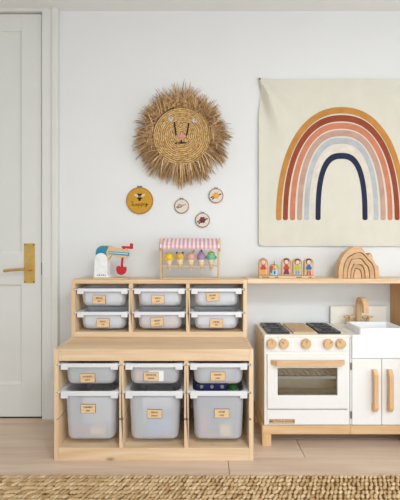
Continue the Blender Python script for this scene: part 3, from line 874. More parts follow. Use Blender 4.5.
me = bpy.data.meshes.new('braid'); me.from_pydata([(v[0] - 0, v[1] + 1.35, v[2]) for v in verts], [], faces)
me.polygons.foreach_set('use_smooth', [True] * len(me.polygons)); me.materials.append(MATS['rug_jute']); me.update()
o = bpy.data.objects.new('braid', me); COL.objects.link(o); o.parent = rug; o['kind'] = 'stuff'; o['label'] = 'tan jute braid knots'

# ---------------------------------------------------------------- lion wall hanging
LC = Vector((-0.106, -0.048, 1.641)); LR = 0.168
li = thing('lion_wall_hanging', 'woven straw lion head with shaggy mane hung on wall', 'wall hanging', (LC.x, 0, LC.z))
bm = B(); add_lathe(bm, [(LR * 1.0, 0.001), (LR * 1.02, 0.02), (LR * 0.99, 0.030), (LR * 0.6, 0.040), (0.0, 0.043)], 48, Matrix.Translation((LC.x, 0, LC.z)) @ Matrix.Rotation(PI / 2, 4, 'X'))
obj('face_disc', bm, 'straw_backing', li, world_space=True, smooth=True)
def face_y(r): return -0.043 + 0.012 * (r / LR) ** 2
bm = B()
pitch = 0.0108; th = 0.0; r = 0.003
while r < LR:
    r = 0.003 + pitch * th / (2 * PI)
    p = Vector((LC.x + r * math.cos(th), face_y(r) - 0.001, LC.z + r * math.sin(th)))
    ta = math.atan2(math.cos(th), -math.sin(th)) + 0.22 + random.uniform(-0.1, 0.1)
    rot = Matrix.Rotation(-ta, 4, 'Y')
    add_ellipsoid(bm, p, 0.0095, 0.0050, 0.0048, 6, 4, rot)
    th += 0.0108 / max(r, 0.005)
c = obj('coiled_straw', bm, 'coil_straw', li, world_space=True, smooth=True); c['kind'] = 'stuff'
bm = B(); add_tube(bm, [(LC.x + LR * 0.985 * math.cos(2 * PI * k / 60), face_y(LR) - 0.002, LC.z + LR * 0.985 * math.sin(2 * PI * k / 60)) for k in range(60)], 0.0026, 6, True)
obj('edge_coil', bm, 'straw_backing', li, world_space=True, smooth=True)
# mane
bm = B()
def strand(p0, d, length, droop, w):
    pts = []; v = d.copy(); p = p0.copy()
    for k in range(5):
        pts.append(p.copy()); p = p + v * (length / 4)
        v = (v + Vector((random.uniform(-.12, .12), random.uniform(-.10, .10), -droop + random.uniform(-.1, .1)))).normalized()
        if p.y > -0.004: p.y = -0.004
    add_tube(bm, pts, [w, w * 1.1, w, w * 0.75, w * 0.3], 4, flat=0.55)
N = 1000
for k in range(N):
    a = random.uniform(0, 2 * PI)
    top = max(0, math.sin(a)); bot = max(0, -math.sin(a))
    layer = random.random()
    r0 = LR * (0.985 + 0.10 * layer)
    p0 = Vector((LC.x + r0 * math.cos(a), -0.012 - 0.036 * (1 - layer), LC.z + r0 * math.sin(a)))
    clump = 0.22 * math.sin(a * 11 + 1.0) + 0.16 * math.sin(a * 23 + 2.0)     # strands gather into locks
    ad = a + clump + random.gauss(0, 0.16 + 0.42 * top)
    d = Vector((math.cos(ad), -0.65 * (1 - layer) * random.random() + 0.10, math.sin(ad)))
    d.z -= 0.30 * (1 - top) * (1 - 0.5 * bot)
    d.normalize()
    L = random.uniform(0.070, 0.125) * (1 + 0.0 * bot) * (0.9 + 0.2 * math.sin(a * 5 + 0.6) ** 2 + 0.25 * math.exp(-((a - 1.75) / 0.25) ** 2) - 0.15 * math.exp(-((a - 2.4) / 0.35) ** 2) - 0.12 * math.exp(-((a - 0.8) / 0.3) ** 2))
    strand(p0, d, L, 0.12 * (1 - top) + 0.02, random.uniform(0.0026, 0.0052))
for k in range(300):                           # short rough tufts over the brow and sides
    a = random.uniform(-0.5, PI + 0.35)
    r0 = LR * random.uniform(1.03, 1.25)
    p0 = Vector((LC.x + r0 * math.cos(a), -0.040, LC.z + r0 * math.sin(a)))
    ad = a + random.gauss(0.25, 0.9)
    d = Vector((math.cos(ad), -0.8, math.sin(ad))).normalized()
    strand(p0, d, random.uniform(0.035, 0.075), 0.10, random.uniform(0.0026, 0.0048))
c = obj('mane', bm, 'mane_straw', li, world_space=True, smooth=True); c['kind'] = 'stuff'
bm = B(); add_tube(bm, [(-0.135, -0.02, 1.85), (-0.148, -0.028, 1.925), (-0.165, -0.03, 1.94)], [0.0016, 0.0015, 0.001], 5)
obj('hanging_twig', bm, 'toy_brown', li, world_space=True)
S = 175.6
def fp(px, py, dy=0.0):
    x = (px - 200) / S; z = CAM_Z + (250 - py) / S
    rr = math.hypot(x - LC.x, z - LC.z)
    return Vector((x, face_y(rr) - 0.005 - dy, z))
for px, py in ((170, 117.5), (194.2, 119.5)):
    bm = B(); add_ellipsoid(bm, fp(px, py), 0.0145, 0.006, 0.0125, 14, 8); e = obj('eye', bm, 'eye_white', li, world_space=True, smooth=True)
    bm = B(); add_ellipsoid(bm, fp(px + 0.9, py - 0.2, 0.0045), 0.0045, 0.003, 0.0075, 10, 6); obj('pupil', bm, 'toy_grey', e, world_space=True, smooth=True)
def stroke(name, mat, pts, w, par=None):
    bm = B(); add_tube(bm, pts, w, 7, flat=0.8); return obj(name, bm, mat, par or li, world_space=True, smooth=True)
stroke('nose_line', 'black_yarn', [fp(174.2, 121.5), fp(175.0, 128), fp(176.0, 134.6)], 0.0052)
stroke('nose_line', 'black_yarn', [fp(188.6, 122.5), fp(187.7, 128.5), fp(186.6, 135)], 0.0052)
bm = B(); add_ellipsoid(bm, fp(181, 135.8), 0.026, 0.006, 0.0125, 14, 8); add_ellipsoid(bm, fp(181.2, 138.4), 0.013, 0.006, 0.011, 12, 6)
obj('nose', bm, 'pink_yarn', li, world_space=True, smooth=True)
stroke('mouth', 'black_yarn', [fp(181.3, 138.5, 0.003), fp(181.2, 142.5, 0.001)], 0.0036)
stroke('mouth', 'black_yarn', [fp(174.6, 142.6), fp(178, 142.2), fp(181.2, 142.3), fp(184, 142.0), fp(186.6, 142.2)], 0.0040)

# ---------------------------------------------------------------- embroidery hoops
def hoop(label, X, Z, R, ring_mat, cloth, ring_w=0.004):
    t = thing('embroidery_hoop', label, 'embroidery hoop', (X, 0, Z), group='embroidery hoops on the wall')
    bm = B(); M = Matrix.Translation((0, -0.002, 0)) @ Matrix.Rotation(PI / 2, 4, 'X')
    add_lathe(bm, [(R - ring_w * 0.4, 0), (R - ring_w * 0.4, 0.0075), (R * 0.5, 0.0085), (0, 0.0088)], 40, M); obj('cloth', bm, cloth, t, smooth=True)
    bm = B()
    a = [Vector((R * math.cos(2 * PI * k / 48), -0.0065, R * math.sin(2 * PI * k / 48))) for k in range(48)]
    add_tube(bm, a, ring_w, 6, True, 1.2); obj('ring', bm, ring_mat, t, smooth=True)
    k = R / 0.077
    bm = B(); s = 0.008 if R > 0.06 else 0.006
    add_box(bm, -s * 1.5, -s * 0.5, -0.011, -0.002, R, R + s * 1.5); add_box(bm, s * 0.5, s * 1.5, -0.011, -0.002, R, R + s * 1.5)
    add_tube(bm, [(-s * 1.9, -0.0065, R + s * 0.9), (s * 1.9, -0.0065, R + s * 0.9)], s * 0.33, 8)
    obj('tension_screw', bm, 'steel', t)
    return t
hp_ = hoop('large mustard embroidery hoop with bee and word happy, on wall', -0.352, 1.271, 0.0745, 'mustard_ring', 'mustard_cloth', 0.004)
FYH = -0.0112
def blob(name, mat, t, x, z, rx, rz, rot=0.0, y=FYH):
    bm = B(); add_ellipsoid(bm, (x, y, z), rx, 0.0018, rz, 12, 6, Matrix.Rotation(rot, 4, 'Y')); return obj(name, bm, mat, t, smooth=True)
for s in (-1, 1):
    blob('bee_wing', 'cream_cloth', hp_, s * 0.020, 0.030, 0.013, 0.006, -s * 0.5)
    bm = B(); add_tube(bm, [(s * 0.004, FYH, 0.036), (s * 0.012, FYH, 0.044)], 0.0016, 6); obj('bee_feeler', bm, 'black_yarn', hp_)
blob('bee_stripe', 'black_yarn', hp_, 0, 0.034, 0.0125, 0.0055)
blob('bee_stripe', 'black_yarn', hp_, 0, 0.013, 0.0165, 0.0048)
blob('bee_stripe', 'black_yarn', hp_, 0, 0.004, 0.008, 0.006)
blob('bee_body', 'mustard_ring', hp_, 0, 0.023, 0.011, 0.006)
# the stitched word: strokes of thread
def word(t, y):
    u = 0.0085
    L = {
        'h': [[(0, 2.2), (0.1, 2.6), (0.3, 2.2), (0.1, 0)], [(0.1, 0.6), (0.5, 1.05), (0.75, 0.7), (0.75, 0), (1.05, 0.2)]],
        'a': [[(0.75, 0.9), (0.3, 1.0), (0.05, 0.5), (0.3, 0.0), (0.7, 0.35), (0.75, 0.9), (0.8, 0.1), (1.05, 0.2)]],
        'p': [[(0.05, 0.95), (0.15, 0.6), (0.1, -1.1)], [(0.12, 0.6), (0.45, 1.0), (0.8, 0.65), (0.6, 0.1), (0.15, 0.1), (0.6, 0.0), (1.05, 0.3)]],
        'y': [[(0.05, 0.95), (0.2, 0.2), (0.6, 0.25), (0.8, 0.95)], [(0.8, 0.95), (0.75, -0.4), (0.4, -1.2), (0.2, -0.8), (0.6, -0.2), (1.3, 0.4)]],
    }
    x = -0.047
    for ch in 'happy':
        bm = B()
        for st_ in L[ch]:
            add_tube(bm, [(x + p[0] * u * 2.05, y, -0.0315 + p[1] * u * 1.25 + 0.08 * (x + 0.05)) for p in st_], 0.0014, 5)
        obj('stitched_letter', bm, 'black_yarn', t, smooth=True)
        x += u * 2.2
word(hp_, FYH)
def flower(t, petals, centre, leaf, x=0.0, z=0.0, r=0.014):
    for k in range(6):
        a = k * PI / 3
        blob('petal', petals, t, x + 0.62 * r * math.cos(a), z + 0.62 * r * math.sin(a), 0.55 * r, 0.45 * r, -a, -0.0108)
    blob('flower_centre', centre, t, x, z, 0.4 * r, 0.4 * r, 0, -0.0125)
    for lx, lz, ro in ((-1.45, -0.55, -0.5), (1.35, 0.35, -0.3), (-1.0, -1.0, -0.9)):
        blob('leaf', leaf, t, x + lx * r, z + lz * r, 0.55 * r, 0.25 * r, ro, -0.0105)
h1 = hoop('small cream hoop with brown flowers, nearest the mustard hoop', -0.1076, 1.239, 0.0395, 'hoop_wood', 'cream_cloth', 0.0033)
flower(h1, 'toy_tan', 'eye_white', 'toy_brown', -0.010, 0.001, 0.011); flower(h1, 'eye_white', 'toy_tan', 'toy_brown', 0.011, 0.006, 0.008)
h2 = hoop('small cream hoop with dark red flower, lowest of the hoops', 0.0145, 1.157, 0.0395, 'hoop_wood', 'cream_cloth', 0.0033)
flower(h2, 'toy_maroon', 'toy_purple', 'toy_brown', 0.0, 0.001, 0.017)
h3 = hoop('small cream hoop with yellow flower, just under lion mane at right', 0.093, 1.300, 0.0395, 'hoop_wood', 'cream_cloth', 0.0033)
flower(h3, 'toy_orange', 'toy_honey', 'toy_leaf', 0.001, 0.001, 0.017)

# ---------------------------------------------------------------- tapestry
TC, TZ0, TZ1, THW = 0.8225, 1.006, 1.990, 0.481
ta = thing('rainbow_tapestry', 'cream canvas wall tapestry printed with earthy rainbow', 'tapestry', (TC, 0, TZ0))
def cloth_y(x, z):
    """distance of the cloth from the wall: slow waves and folds fanning out of the upper corners"""
    u = (x - TC) / THW; v = (z - TZ0) / (TZ1 - TZ0)
    y = 0.014 + 0.003 * math.sin(u * 5 + 1.0) * (1 - v * 0.6) + 0.002 * math.sin(v * 7 + u * 2)
    for s in (-1, 1):
        dx = (u * s + 1) * THW if s > 0 else (1 - u) * THW
        dz = TZ1 - z
        rr = math.hypot(dx, dz); a = math.atan2(dx, dz)
        fall = math.exp(-((rr - 0.12) / 0.20) ** 2) if rr > 0.12 else (rr / 0.12)
        y += fall * (0.034 * math.exp(-((a - 0.42) / 0.15) ** 2) + 0.016 * math.exp(-((a - 0.95) / 0.2) ** 2) - 0.012 * math.exp(-((a - 0.16) / 0.12) ** 2))
    y += 0.0010 * math.exp(-abs(x - TC) / 0.012) + 0.0012 * math.sin(x * 60) * math.exp(-((z - TZ0 - 0.1) / 0.3) ** 2)
    return -max(0.004, y)
def cloth_xz(u, v):
    x = TC + u * THW; z = TZ0 + v * (TZ1 - TZ0)
    edge = abs(u) ** 6
    pull = math.exp(-((1 - v) / 0.03) ** 2)            # corners are tacked, edge hangs in a little below them
    x -= math.copysign(1, u) * edge * (0.012 * math.exp(-((1 - v - 0.10) / 0.08) ** 2) - 0.006 * pull)
    z -= (0.010 * (1 - abs(u) ** 14)) * v ** 20
    if v < 0.02: z += 0.012 * abs(u) ** 40
    return x, z
NX, NZ = 80, 80
bm = B(); F_, K_ = [], []
for j in range(NZ + 1):
    rf, rb = [], []
    for i in range(NX + 1):
        u, v = i / NX * 2 - 1, j / NZ
        u = math.copysign(abs(u) ** 0.8, u)
        x, z = cloth_xz(u, v); y = cloth_y(x, z)
        rf.append(bm.verts.new((x, y, z))); rb.append(bm.verts.new((x, y + 0.0016, z)))
    F_.append(rf); K_.append(rb)
for j in range(NZ):
    for i in range(NX):
        bm.faces.new((F_[j][i], F_[j][i + 1], F_[j + 1][i + 1], F_[j + 1][i])); bm.faces.new((K_[j][i], K_[j + 1][i], K_[j + 1][i + 1], K_[j][i + 1]))
for i in range(NX):
    bm.faces.new((F_[0][i], K_[0][i], K_[0][i + 1], F_[0][i + 1])); bm.faces.new((F_[NZ][i], F_[NZ][i + 1], K_[NZ][i + 1], K_[NZ][i]))
for j in range(NZ):
    bm.faces.new((F_[j][0], F_[j + 1][0], K_[j + 1][0], K_[j][0])); bm.faces.new((F_[j][NX], K_[j][NX], K_[j + 1][NX], F_[j + 1][NX]))
obj('canvas_sheet', bm, 'canvas', ta, world_space=True, smooth=True)
# printed bands, each following the cloth
px_m = 1 / 172.3 / 2.503
BZ = CAM_Z + (250 - 218.6) / 172.3
bands = [('mustard', 78, 92, 117, 133), ('rust', 95.5, 108, 137, 153), ('coral', 113, 126, 156.5, 171.5), ('clay', 131, 144, 175, 190),
         ('mist', 149, 161, 194, 209), ('sand', 165.5, 174, 213, 227), ('navy', 177, 190, 232, 247)]
for bi_, (nm, xo, xi, to, ti) in enumerate(bands):
    ao, ai = (242 - xo) * px_m, (242 - xi) * px_m
    bo_, bi2 = (397 - to) * px_m, (397 - ti) * px_m
    ex = 2.2 + 0.5 * bi_ / 6
    bm = B(); M_ = 64; rows_ = 3
    strips = []
    for k in range(M_ + 1):
        t = PI * k / M_
        ct, sn = math.cos(t), math.sin(t)
        def pt(a, b): return TC + math.copysign(abs(ct) ** (2 / ex), ct) * a, BZ + abs(sn) ** (2 / ex) * b
        (xa, za), (xb, zb_) = pt(ao, bo_), pt(ai, bi2)
        row = []
        for q in range(rows_ + 1):
            f = q / rows_
            x, z = xa + (xb - xa) * f, za + (zb_ - za) * f
            row.append(bm.verts.new((x, cloth_y(x, z) - 0.0009, z)))
        strips.append(row)
    for k in range(M_):
        for q in range(rows_):
            bm.faces.new((strips[k][q], strips[k][q + 1], strips[k + 1][q + 1], strips[k + 1][q]))
    for s, row in ((1, strips[0]), (-1, strips[-1])):   # rounded foot of the band
        xa, xb = row[0].co.x, row[-1].co.x; c = (xa + xb) / 2; rr = abs(xa - xb) / 2
        low = [row[0]]
        for m_ in range(1, 6):
            a = PI * m_ / 6
            x = c + (xa - c) * math.cos(a); z = BZ - rr * 0.6 * math.sin(a)
            low.append(bm.verts.new((x, cloth_y(x, z) - 0.0009, z)))
        low.append(row[-1])
        bm.faces.new(low + [row[2], row[1]])
    o = obj('rainbow_band', bm, 'dye_' + nm, ta, world_space=True)
for s in (-1, 1):
    x, z = cloth_xz(s * 0.985, 0.99)
    disc('tack', 'steel', ta, (x, cloth_y(x, z) + 0.001, z - 0.002), 0.006, 0.004, 14)

# ---------------------------------------------------------------- toys on the upper unit
TZ = UP_TOP
def at(px, py, y):
    d = CAM_D + y
    return (px - 200) * d / F_PX, CAM_Z + (250 - py) * d / F_PX
# toy mixer
my = -0.150
mx_ = thing('toy_mixer', 'wooden toy stand mixer, white stand, teal head and red whisk', 'toy mixer', (at(104, 0, my)[0], my, TZ))
def prism_px(name, mat, par, pts, y0, y1, bev=0.002, ypl=None):
    """outline measured in the photograph's plane at depth ypl, built at real size and thickness"""
    bm = B(); add_prism(bm, [at(p[0], p[1], my if ypl is None else ypl) for p in pts], 'y', y0, y1)
    return obj(name, bm, mat, par, world_space=True, bev=bev)
zb = at(0, 0, my)
pybase = 250 + (CAM_Z - TZ) * F_PX / (CAM_D + my)      # image row of the board there
prism_px('base_board', 'ply_x', mx_, [(95, pybase), (129.5, pybase), (129.5, pybase - 1.6), (95, pybase - 1.6)], my - 0.05, my + 0.05)
arch = [(94.6, pybase - 1.6), (95.6, 275)]
for k in range(9):
    a = PI - PI * k / 8
    arch.append((102.3 + 6.2 * math.cos(a), 259.2 - 6.2 * math.sin(a)))
arch += [(108.9, 274), (111.5, pybase - 1.6)]
stn = prism_px('stand', 'toy_white', mx_, arch, my - 0.032, my - 0.016)
prism_px('stand', 'toy_white', mx_, arch, my + 0.016, my + 0.032)
disc('pivot', 'toy_white', stn, (at(101.2, 0, my)[0], my - 0.031, at(0, 258.5, my)[1]), 0.014, 0.004, 20)
bm = B()
for k in range(5):
    xx = at(98.5 + k * 1.9, 0, my)[0]; zz = at(0, 275, my)[1]
    add_box(bm, xx, xx + 0.007, my - 0.0328, my - 0.0315, zz - 0.002, zz + 0.004 + 0.002 * (k % 2))
obj('lettering', bm, 'toy_print', stn, world_space=True)
head = [(96.2, 255)]
for k in range(7):
    a = PI - (PI / 2) * k / 6
    head.append((103.5 + 7.4 * math.cos(a), 253.0 - 7.6 * math.sin(a)))
head += [(111, 245.6), (113, 247.5), (127, 249.5), (128.6, 252), (128.6, 256), (127, 258.3), (117.5, 257), (112, 255), (109.5, 259), (101, 262), (96.4, 259)]
hd = prism_px('head', 'beech_x', mx_, head, my - 0.0155, my + 0.0155, 0.003)
tl = [(96.6, 256)]
for k in range(7):
    a = PI - (PI / 2) * k / 6
    tl.append((103.5 + 6.9 * math.cos(a), 253.0 - 7.1 * math.sin(a)))
tl += [(109.5, 246.2), (107, 252), (108, 258), (101, 261), (97, 258)]
prism_px('painted_panel', 'toy_teal', hd, tl, my - 0.0165, my - 0.0148, 0)
prism_px('painted_band', 'toy_teal', hd, [(109.5, 251.2), (129, 252.6), (128.9, 255.8), (109.5, 253.9)], my - 0.0167, my + 0.012, 0)
prism_px('painted_band', 'toy_sky', hd, [(109.8, 252.0), (128.6, 253.2), (128.6, 254.6), (109.8, 253.2)], my - 0.0172, my - 0.014, 0)
bm = B(); x_, zt = at(122.4, 257.0, my); _, zl = at(122.4, 266.5, my)
add_tube(bm, [(x_ + 0.001, my, zt), (x_ - 0.003, my, zl)], 0.0062, 12)
wk = obj('whisk_shaft', bm, 'toy_red', mx_, world_space=True, smooth=True)
prism_px('whisk_paddle', 'toy_red', mx_, [(116.5, 266.8), (119, 265.6), (120.5, 267), (122, 265.5), (124, 267), (126.2, 266.8), (126.4, 270.5), (125, 273.6), (121.6, 275.2), (118, 273.8), (116.5, 270.5)], my - 0.011, my + 0.011, 0.003)
cr = prism_px('crank', 'toy_red', mx_, [(121.8, 246.0), (130, 246.3), (130, 243.4), (133.0, 243.4), (133.0, 248.8), (131, 249), (125.3, 248.3), (121.8, 248)], my - 0.007, my + 0.007, 0.002)
bm = B(); add_tube(bm, [(at(124, 0, my)[0], my, at(0, 250.5, my)[1]), (at(124, 0, my)[0], my, at(0, 247, my)[1])], 0.006, 12); obj('crank_pin', bm, 'toy_red', mx_, world_space=True)

# ice-cream stand
iy = -0.150
ist = thing('ice_cream_stand', 'wooden toy ice cream stand with pink striped awning', 'toy stand', (at(190, 0, iy)[0], iy, TZ))
ix0, ix1 = at(161.5, 0, iy)[0], at(218.5, 0, iy)[0]
zt = at(0, 239.5, iy)[1]; zbar = at(0, 266, iy)[1]
for x in (ix0, ix1):
    for yy in (iy - 0.032, iy + 0.032):
        box('post', 'ply_z', ist, x - 0.004, x + 0.004, yy - 0.004, yy + 0.004, TZ, zt, 0.001)
    box('foot', 'ply_y', ist, x - 0.0038, x + 0.0038, iy - 0.0278, iy + 0.0278, TZ, TZ + 0.008, 0.001)
    zz = at(0, 251.5, iy)[1]
    bm = B(); add_prism(bm, [(iy - 0.048, zz + 0.002), (iy - 0.036, zz), (iy + 0.036, zz + 0.02), (iy + 0.036, zt + 0.006), (iy + 0.01, zt + 0.010)], 'x', x + (0.0045 if x < 0 and False else 0.0) - 0.0105 if x < at(190, 0, iy)[0] else x + 0.0045, x - 0.0045 if x < at(190, 0, iy)[0] else x + 0.0105)
    obj('awning_bracket', bm, 'beech_z', ist, world_space=True, bev=0.0012)
for yy in (iy - 0.032, iy + 0.032):
    box('base_rail', 'ply_x', ist, ix0 + 0.0042, ix1 - 0.0042, yy - 0.004, yy + 0.004, TZ, TZ + 0.008, 0.001)
# holder board with five holes, built as two rails and bridges between the holes
cones_px = [169.0, 179.8, 190.8, 201.2, 211.2]
chx = [at(p, 0, iy)[0] for p in cones_px]
for ya, yb_ in ((iy - 0.0278, iy - 0.0155), (iy + 0.0155, iy + 0.0278)):
    box('holder_rail', 'ply_x', ist, ix0 + 0.0042, ix1 - 0.0042, ya, yb_, zbar - 0.003, zbar + 0.003, 0.0008)
edges = [ix0 + 0.0042] + [v for c in chx for v in (c - 0.0155, c + 0.0155)] + [ix1 - 0.0042]
for k in range(0, len(edges), 2):
    if edges[k + 1] - edges[k] > 0.002:
        box('holder_bridge', 'ply_x', ist, edges[k], edges[k + 1], iy - 0.0153, iy + 0.0153, zbar - 0.003, zbar + 0.003, 0.0005)
# awning: sloping white cloth with pink stripes and a scalloped hem
za, zm, zc = at(0, 239.2, iy)[1] + 0.004, at(0, 242.4, iy - 0.03)[1], at(0, 248, iy - 0.045)[1]
def awn(name, mat, xa, xb, lift, par):
    bm = B()
    pr = [(iy + 0.034, za), (iy - 0.015, zm + 0.006), (iy - 0.047, zc + 0.012), (iy - 0.049, zc)]
    up = [bm.verts.new((x, p[0] - lift, p[1] + lift)) for p in pr for x in (xa, xb)]
    dn = [bm.verts.new((x, p[0] + 0.0012, p[1] - 0.0012)) for p in pr for x in (xa, xb)]
    for k in range(3):
        i = 2 * k
        bm.faces.new((up[i], up[i + 1], up[i + 3], up[i + 2])); bm.faces.new((dn[i], dn[i + 2], dn[i + 3], dn[i + 1]))
        bm.faces.new((up[i], up[i + 2], dn[i + 2], dn[i])); bm.faces.new((up[i + 1], dn[i + 1], dn[i + 3], up[i + 3]))
    bm.faces.new((up[0], dn[0], dn[1], up[1])); bm.faces.new((up[6], up[7], dn[7], dn[6]))
    return obj(name, bm, mat, par, world_space=True)
aw = awn('awning', 'toy_white', ix0 - 0.004, ix1 + 0.004, 0.0008, ist)
nst = 14; wst = (ix1 - ix0) / nst
for k in range(nst):
    xa = ix0 + (k + 0.25) * wst
    awn('awning_stripe', 'toy_stripe', xa, xa + wst * 0.5, 0.0022, aw)
for k in range(nst):
    xa = ix0 + (k + 0.5) * wst
    bm = B(); add_lathe(bm, [(wst * 0.34, 0), (wst * 0.34, 0.002)], 10, Matrix.Translation((xa, iy - 0.0495, zc + 0.001)) @ Matrix.Rotation(PI / 2, 4, 'X'))
    obj('hem_scallop', bm, 'toy_stripe', aw, world_space=True)

def cone(label, px, scoop, kind):
    x = at(px, 0, iy)[0]
    zt_ = at(0, 259.2, iy)[1]; zl_ = at(0, 271.2, iy)[1]
    t = thing('toy_ice_cream', label, 'toy ice cream', (x, iy, zl_), group='toy ice creams in the stand')
    hgt = zt_ - zl_
    bm = B(); add_lathe(bm, [(0.002, 0), (0.0045, 0.002), (0.0185, hgt - 0.006), (0.0205, hgt - 0.005), (0.0205, hgt)], 18)
    cn = obj('cone', bm, 'toy_cone', t, smooth=True)
    bm = B()
    for k in range(3):
        zz = hgt * (0.35 + 0.2 * k); rr = 0.0045 + 0.014 * (zz / (hgt - 0.006)) + 0.0004
        add_tube(bm, [(rr * math.cos(a * PI / 8), rr * math.sin(a * PI / 8), zz) for a in range(16)], 0.0006, 4, True)
    obj('wafer_line', bm, 'toy_cone_dark', cn)
    bm = B(); add_lathe(bm, [(0.019, hgt - 0.004), (0.0235, hgt + 0.001), (0.0242, hgt + 0.010), (0.0225, hgt + 0.021), (0.0170, hgt + 0.030), (0.009, hgt + 0.0345), (0, hgt + 0.036)], 20)
    sc = obj('scoop', bm, scoop, t, smooth=True)
    top = hgt + 0.034
    def ball(nm, m, X, Yv, Z, r, rz=None):
        bm = B(); add_ellipsoid(bm, (X, Yv, Z), r, r, rz or r, 12, 8); obj(nm, bm, m, t, smooth=True)
    if kind == 'bear':
        for s in (-1, 1): ball('ear', 'toy_brown', s * 0.017, 0, top + 0.001, 0.0055)
        for s in (-1, 1): ball('eye', 'toy_brown', s * 0.008, -0.0225, hgt + 0.012, 0.0025)
        ball('muzzle', 'toy_orange', 0, -0.022, hgt + 0.006, 0.005)
    elif kind == 'wafer':
        bm = B(); add_tube(bm, [(0.004, 0, top - 0.004), (0.020, 0, top + 0.016)], 0.003, 8); obj('wafer_stick', bm, 'toy_tan', t, smooth=True)
    elif kind == 'cherry':
        ball('upper_scoop', 'toy_lilac', 0, 0, top, 0.014, 0.012); ball('berry', 'toy_purple', 0.001, 0, top + 0.013, 0.006)
    elif kind == 'crown':
        for k in range(7):
            a = k * 2 * PI / 7; ball('sprinkle', 'toy_lime', 0.014 * math.cos(a), 0.014 * math.sin(a), top - 0.002, 0.007)
        ball('sprinkle', 'toy_lime', 0, 0, top + 0.004, 0.008)
        for s in (-1, 1): ball('leaf', 'toy_green', s * 0.024, 0, hgt + 0.010, 0.006, 0.009)
    elif kind == 'drip':
        for k in range(8):
            a = k * PI / 4; ball('drip', 'toy_yellow', 0.0235 * math.cos(a), 0.0235 * math.sin(a), hgt, 0.0048, 0.006)
cone('toy ice cream with plain bright yellow scoop in the stand', cones_px[0], 'toy_yellow', 'drip')
cone('toy ice cream shaped as honey yellow bear with dark ears', cones_px[1], 'toy_honey', 'bear')
cone('toy ice cream with dusty pink scoop and wafer stick', cones_px[2], 'toy_pink', 'wafer')
cone('toy ice cream with lilac scoop and berry on top', cones_px[3], 'toy_lilac', 'cherry')
cone('toy ice cream with mint green scoop and yellow-green topping', cones_px[4], 'toy_mint', 'crown')

# ---------------------------------------------------------------- toys on the wall shelf
SZ = 0.829
dy = -0.155
db = thing('doll_stand', 'narrow wooden base holding five painted wooden dolls', 'doll stand', (at(286, 0, dy)[0], dy, SZ))
dx0, dx1 = at(258.5, 0, dy)[0], at(313.5, 0, dy)[0]
box('plinth', 'ply_x', db, dx0, dx1, dy - 0.022, dy + 0.022, SZ, SZ + 0.014, 0.002)
bm = B()
for cx, n in ((265, 8), (276, 4), (298, 6), (309, 3)):
    for k in range(n):
        xx = at(cx + (k - n / 2) * 0.95, 0, dy)[0]
        add_box(bm, xx, xx + 0.0036, dy - 0.0228, dy - 0.0215, SZ + 0.005, SZ + 0.010)
obj('lettering', bm, 'engraving', db, world_space=True)
def doll(label, px, w, h, ptop, build):
    x = at(px, 0, dy)[0]
    t = thing('wooden_doll', label, 'toy doll', (x, dy, SZ + 0.014), group='painted wooden dolls on the shelf')
    bm = B(); pts = [(-w / 2, 0), (w / 2, 0)]
    for k in range(11):
        a = PI * k / 10; pts.append((w / 2 * math.cos(a), h - w / 2 + w / 2 * math.sin(a)))
    add_prism(bm, pts, 'y', -0.009, 0.009); pq = obj('plaque', bm, 'ply_z', t, bev=0.0015)
    bm = B(); q = 0.0035; pin = [(-w / 2 + q, q), (w / 2 - q, q)] + [((w / 2 - q) * math.cos(PI * k / 10), h - w / 2 + (w / 2 - q) * math.sin(PI * k / 10)) for k in range(11)]
    add_tube(bm, [(p[0], -0.009, p[1]) for p in pin], 0.0011, 5, True); obj('burnt_outline', bm, 'engraving', pq)
    build(t, w, h)
def pt_(name, mat, t, x, z, rx, rz, y=-0.0095):
    bm = B(); add_ellipsoid(bm, (x, y, z), rx, 0.0022, rz, 12, 6); obj(name, bm, mat, t, smooth=True)
def poly(name, mat, t, pts, y0=-0.0112, y1=-0.0085):
    bm = B(); add_prism(bm, pts, 'y', y0, y1); obj(name, bm, mat, t)
def person(hair, skin, top, low, legs, long_=False):
    def f(t, w, h):
        pt_('hair', hair, t, 0, h * 0.79, w * 0.30, h * (0.24 if long_ else 0.17), -0.0092)
        pt_('face', skin, t, 0, h * 0.76, w * 0.22, h * 0.125, -0.0108)
        poly('shirt', top, t, [(-w * .12, h * .62), (w * .12, h * .62), (w * .32, h * .42), (w * .2, h * .34), (-w * .2, h * .34), (-w * .32, h * .42)])
        if low: poly('skirt', low, t, [(-w * .15, h * .36), (w * .15, h * .36), (w * .32, h * .10), (-w * .32, h * .10)], -0.0115)
        for s in (-1, 1): poly('leg', legs, t, [(s * w * .03, h * .3), (s * w * .18, h * .3), (s * w * .24, h * .03), (s * w * .06, h * .03)], -0.0105)
    return f
doll('wooden doll in red top and yellow skirt, nearest the storage unit', 263, 0.053, 0.096, 0, person('toy_tan', 'toy_skin', 'toy_crimson', 'toy_orange', 'toy_tan', True))
def seated(t, w, h):
    poly('robe', 'toy_sky', t, [(-w * .30, h * .06), (w * .34, h * .06), (w * .26, h * .52), (-w * .16, h * .52)])
    poly('sleeve', 'toy_crimson', t, [(-w * .42, h * .30), (-w * .22, h * .22), (-w * .12, h * .80), (-w * .40, h * .82)])
    pt_('face', 'toy_honey', t, w * .12, h * .70, w * .20, h * .15, -0.0108)
    poly('brush', 'toy_brown', t, [(-w * .04, h * .50), (w * .03, h * .50), (w * .03, h * 1.22), (-w * .04, h * 1.22)])
    pt_('print', 'toy_blue', t, 0.05 * w, h * .28, w * .10, h * .14, -0.0118)
doll('shorter wooden doll in pale blue holding a brush, second along', 273.8, 0.050, 0.066, 0, seated)
doll('wooden doll with dark hair and round purple skirt, middle of five', 286, 0.054, 0.098, 0, person('toy_hair', 'toy_skin', 'toy_crimson', 'toy_purple', 'toy_tan'))
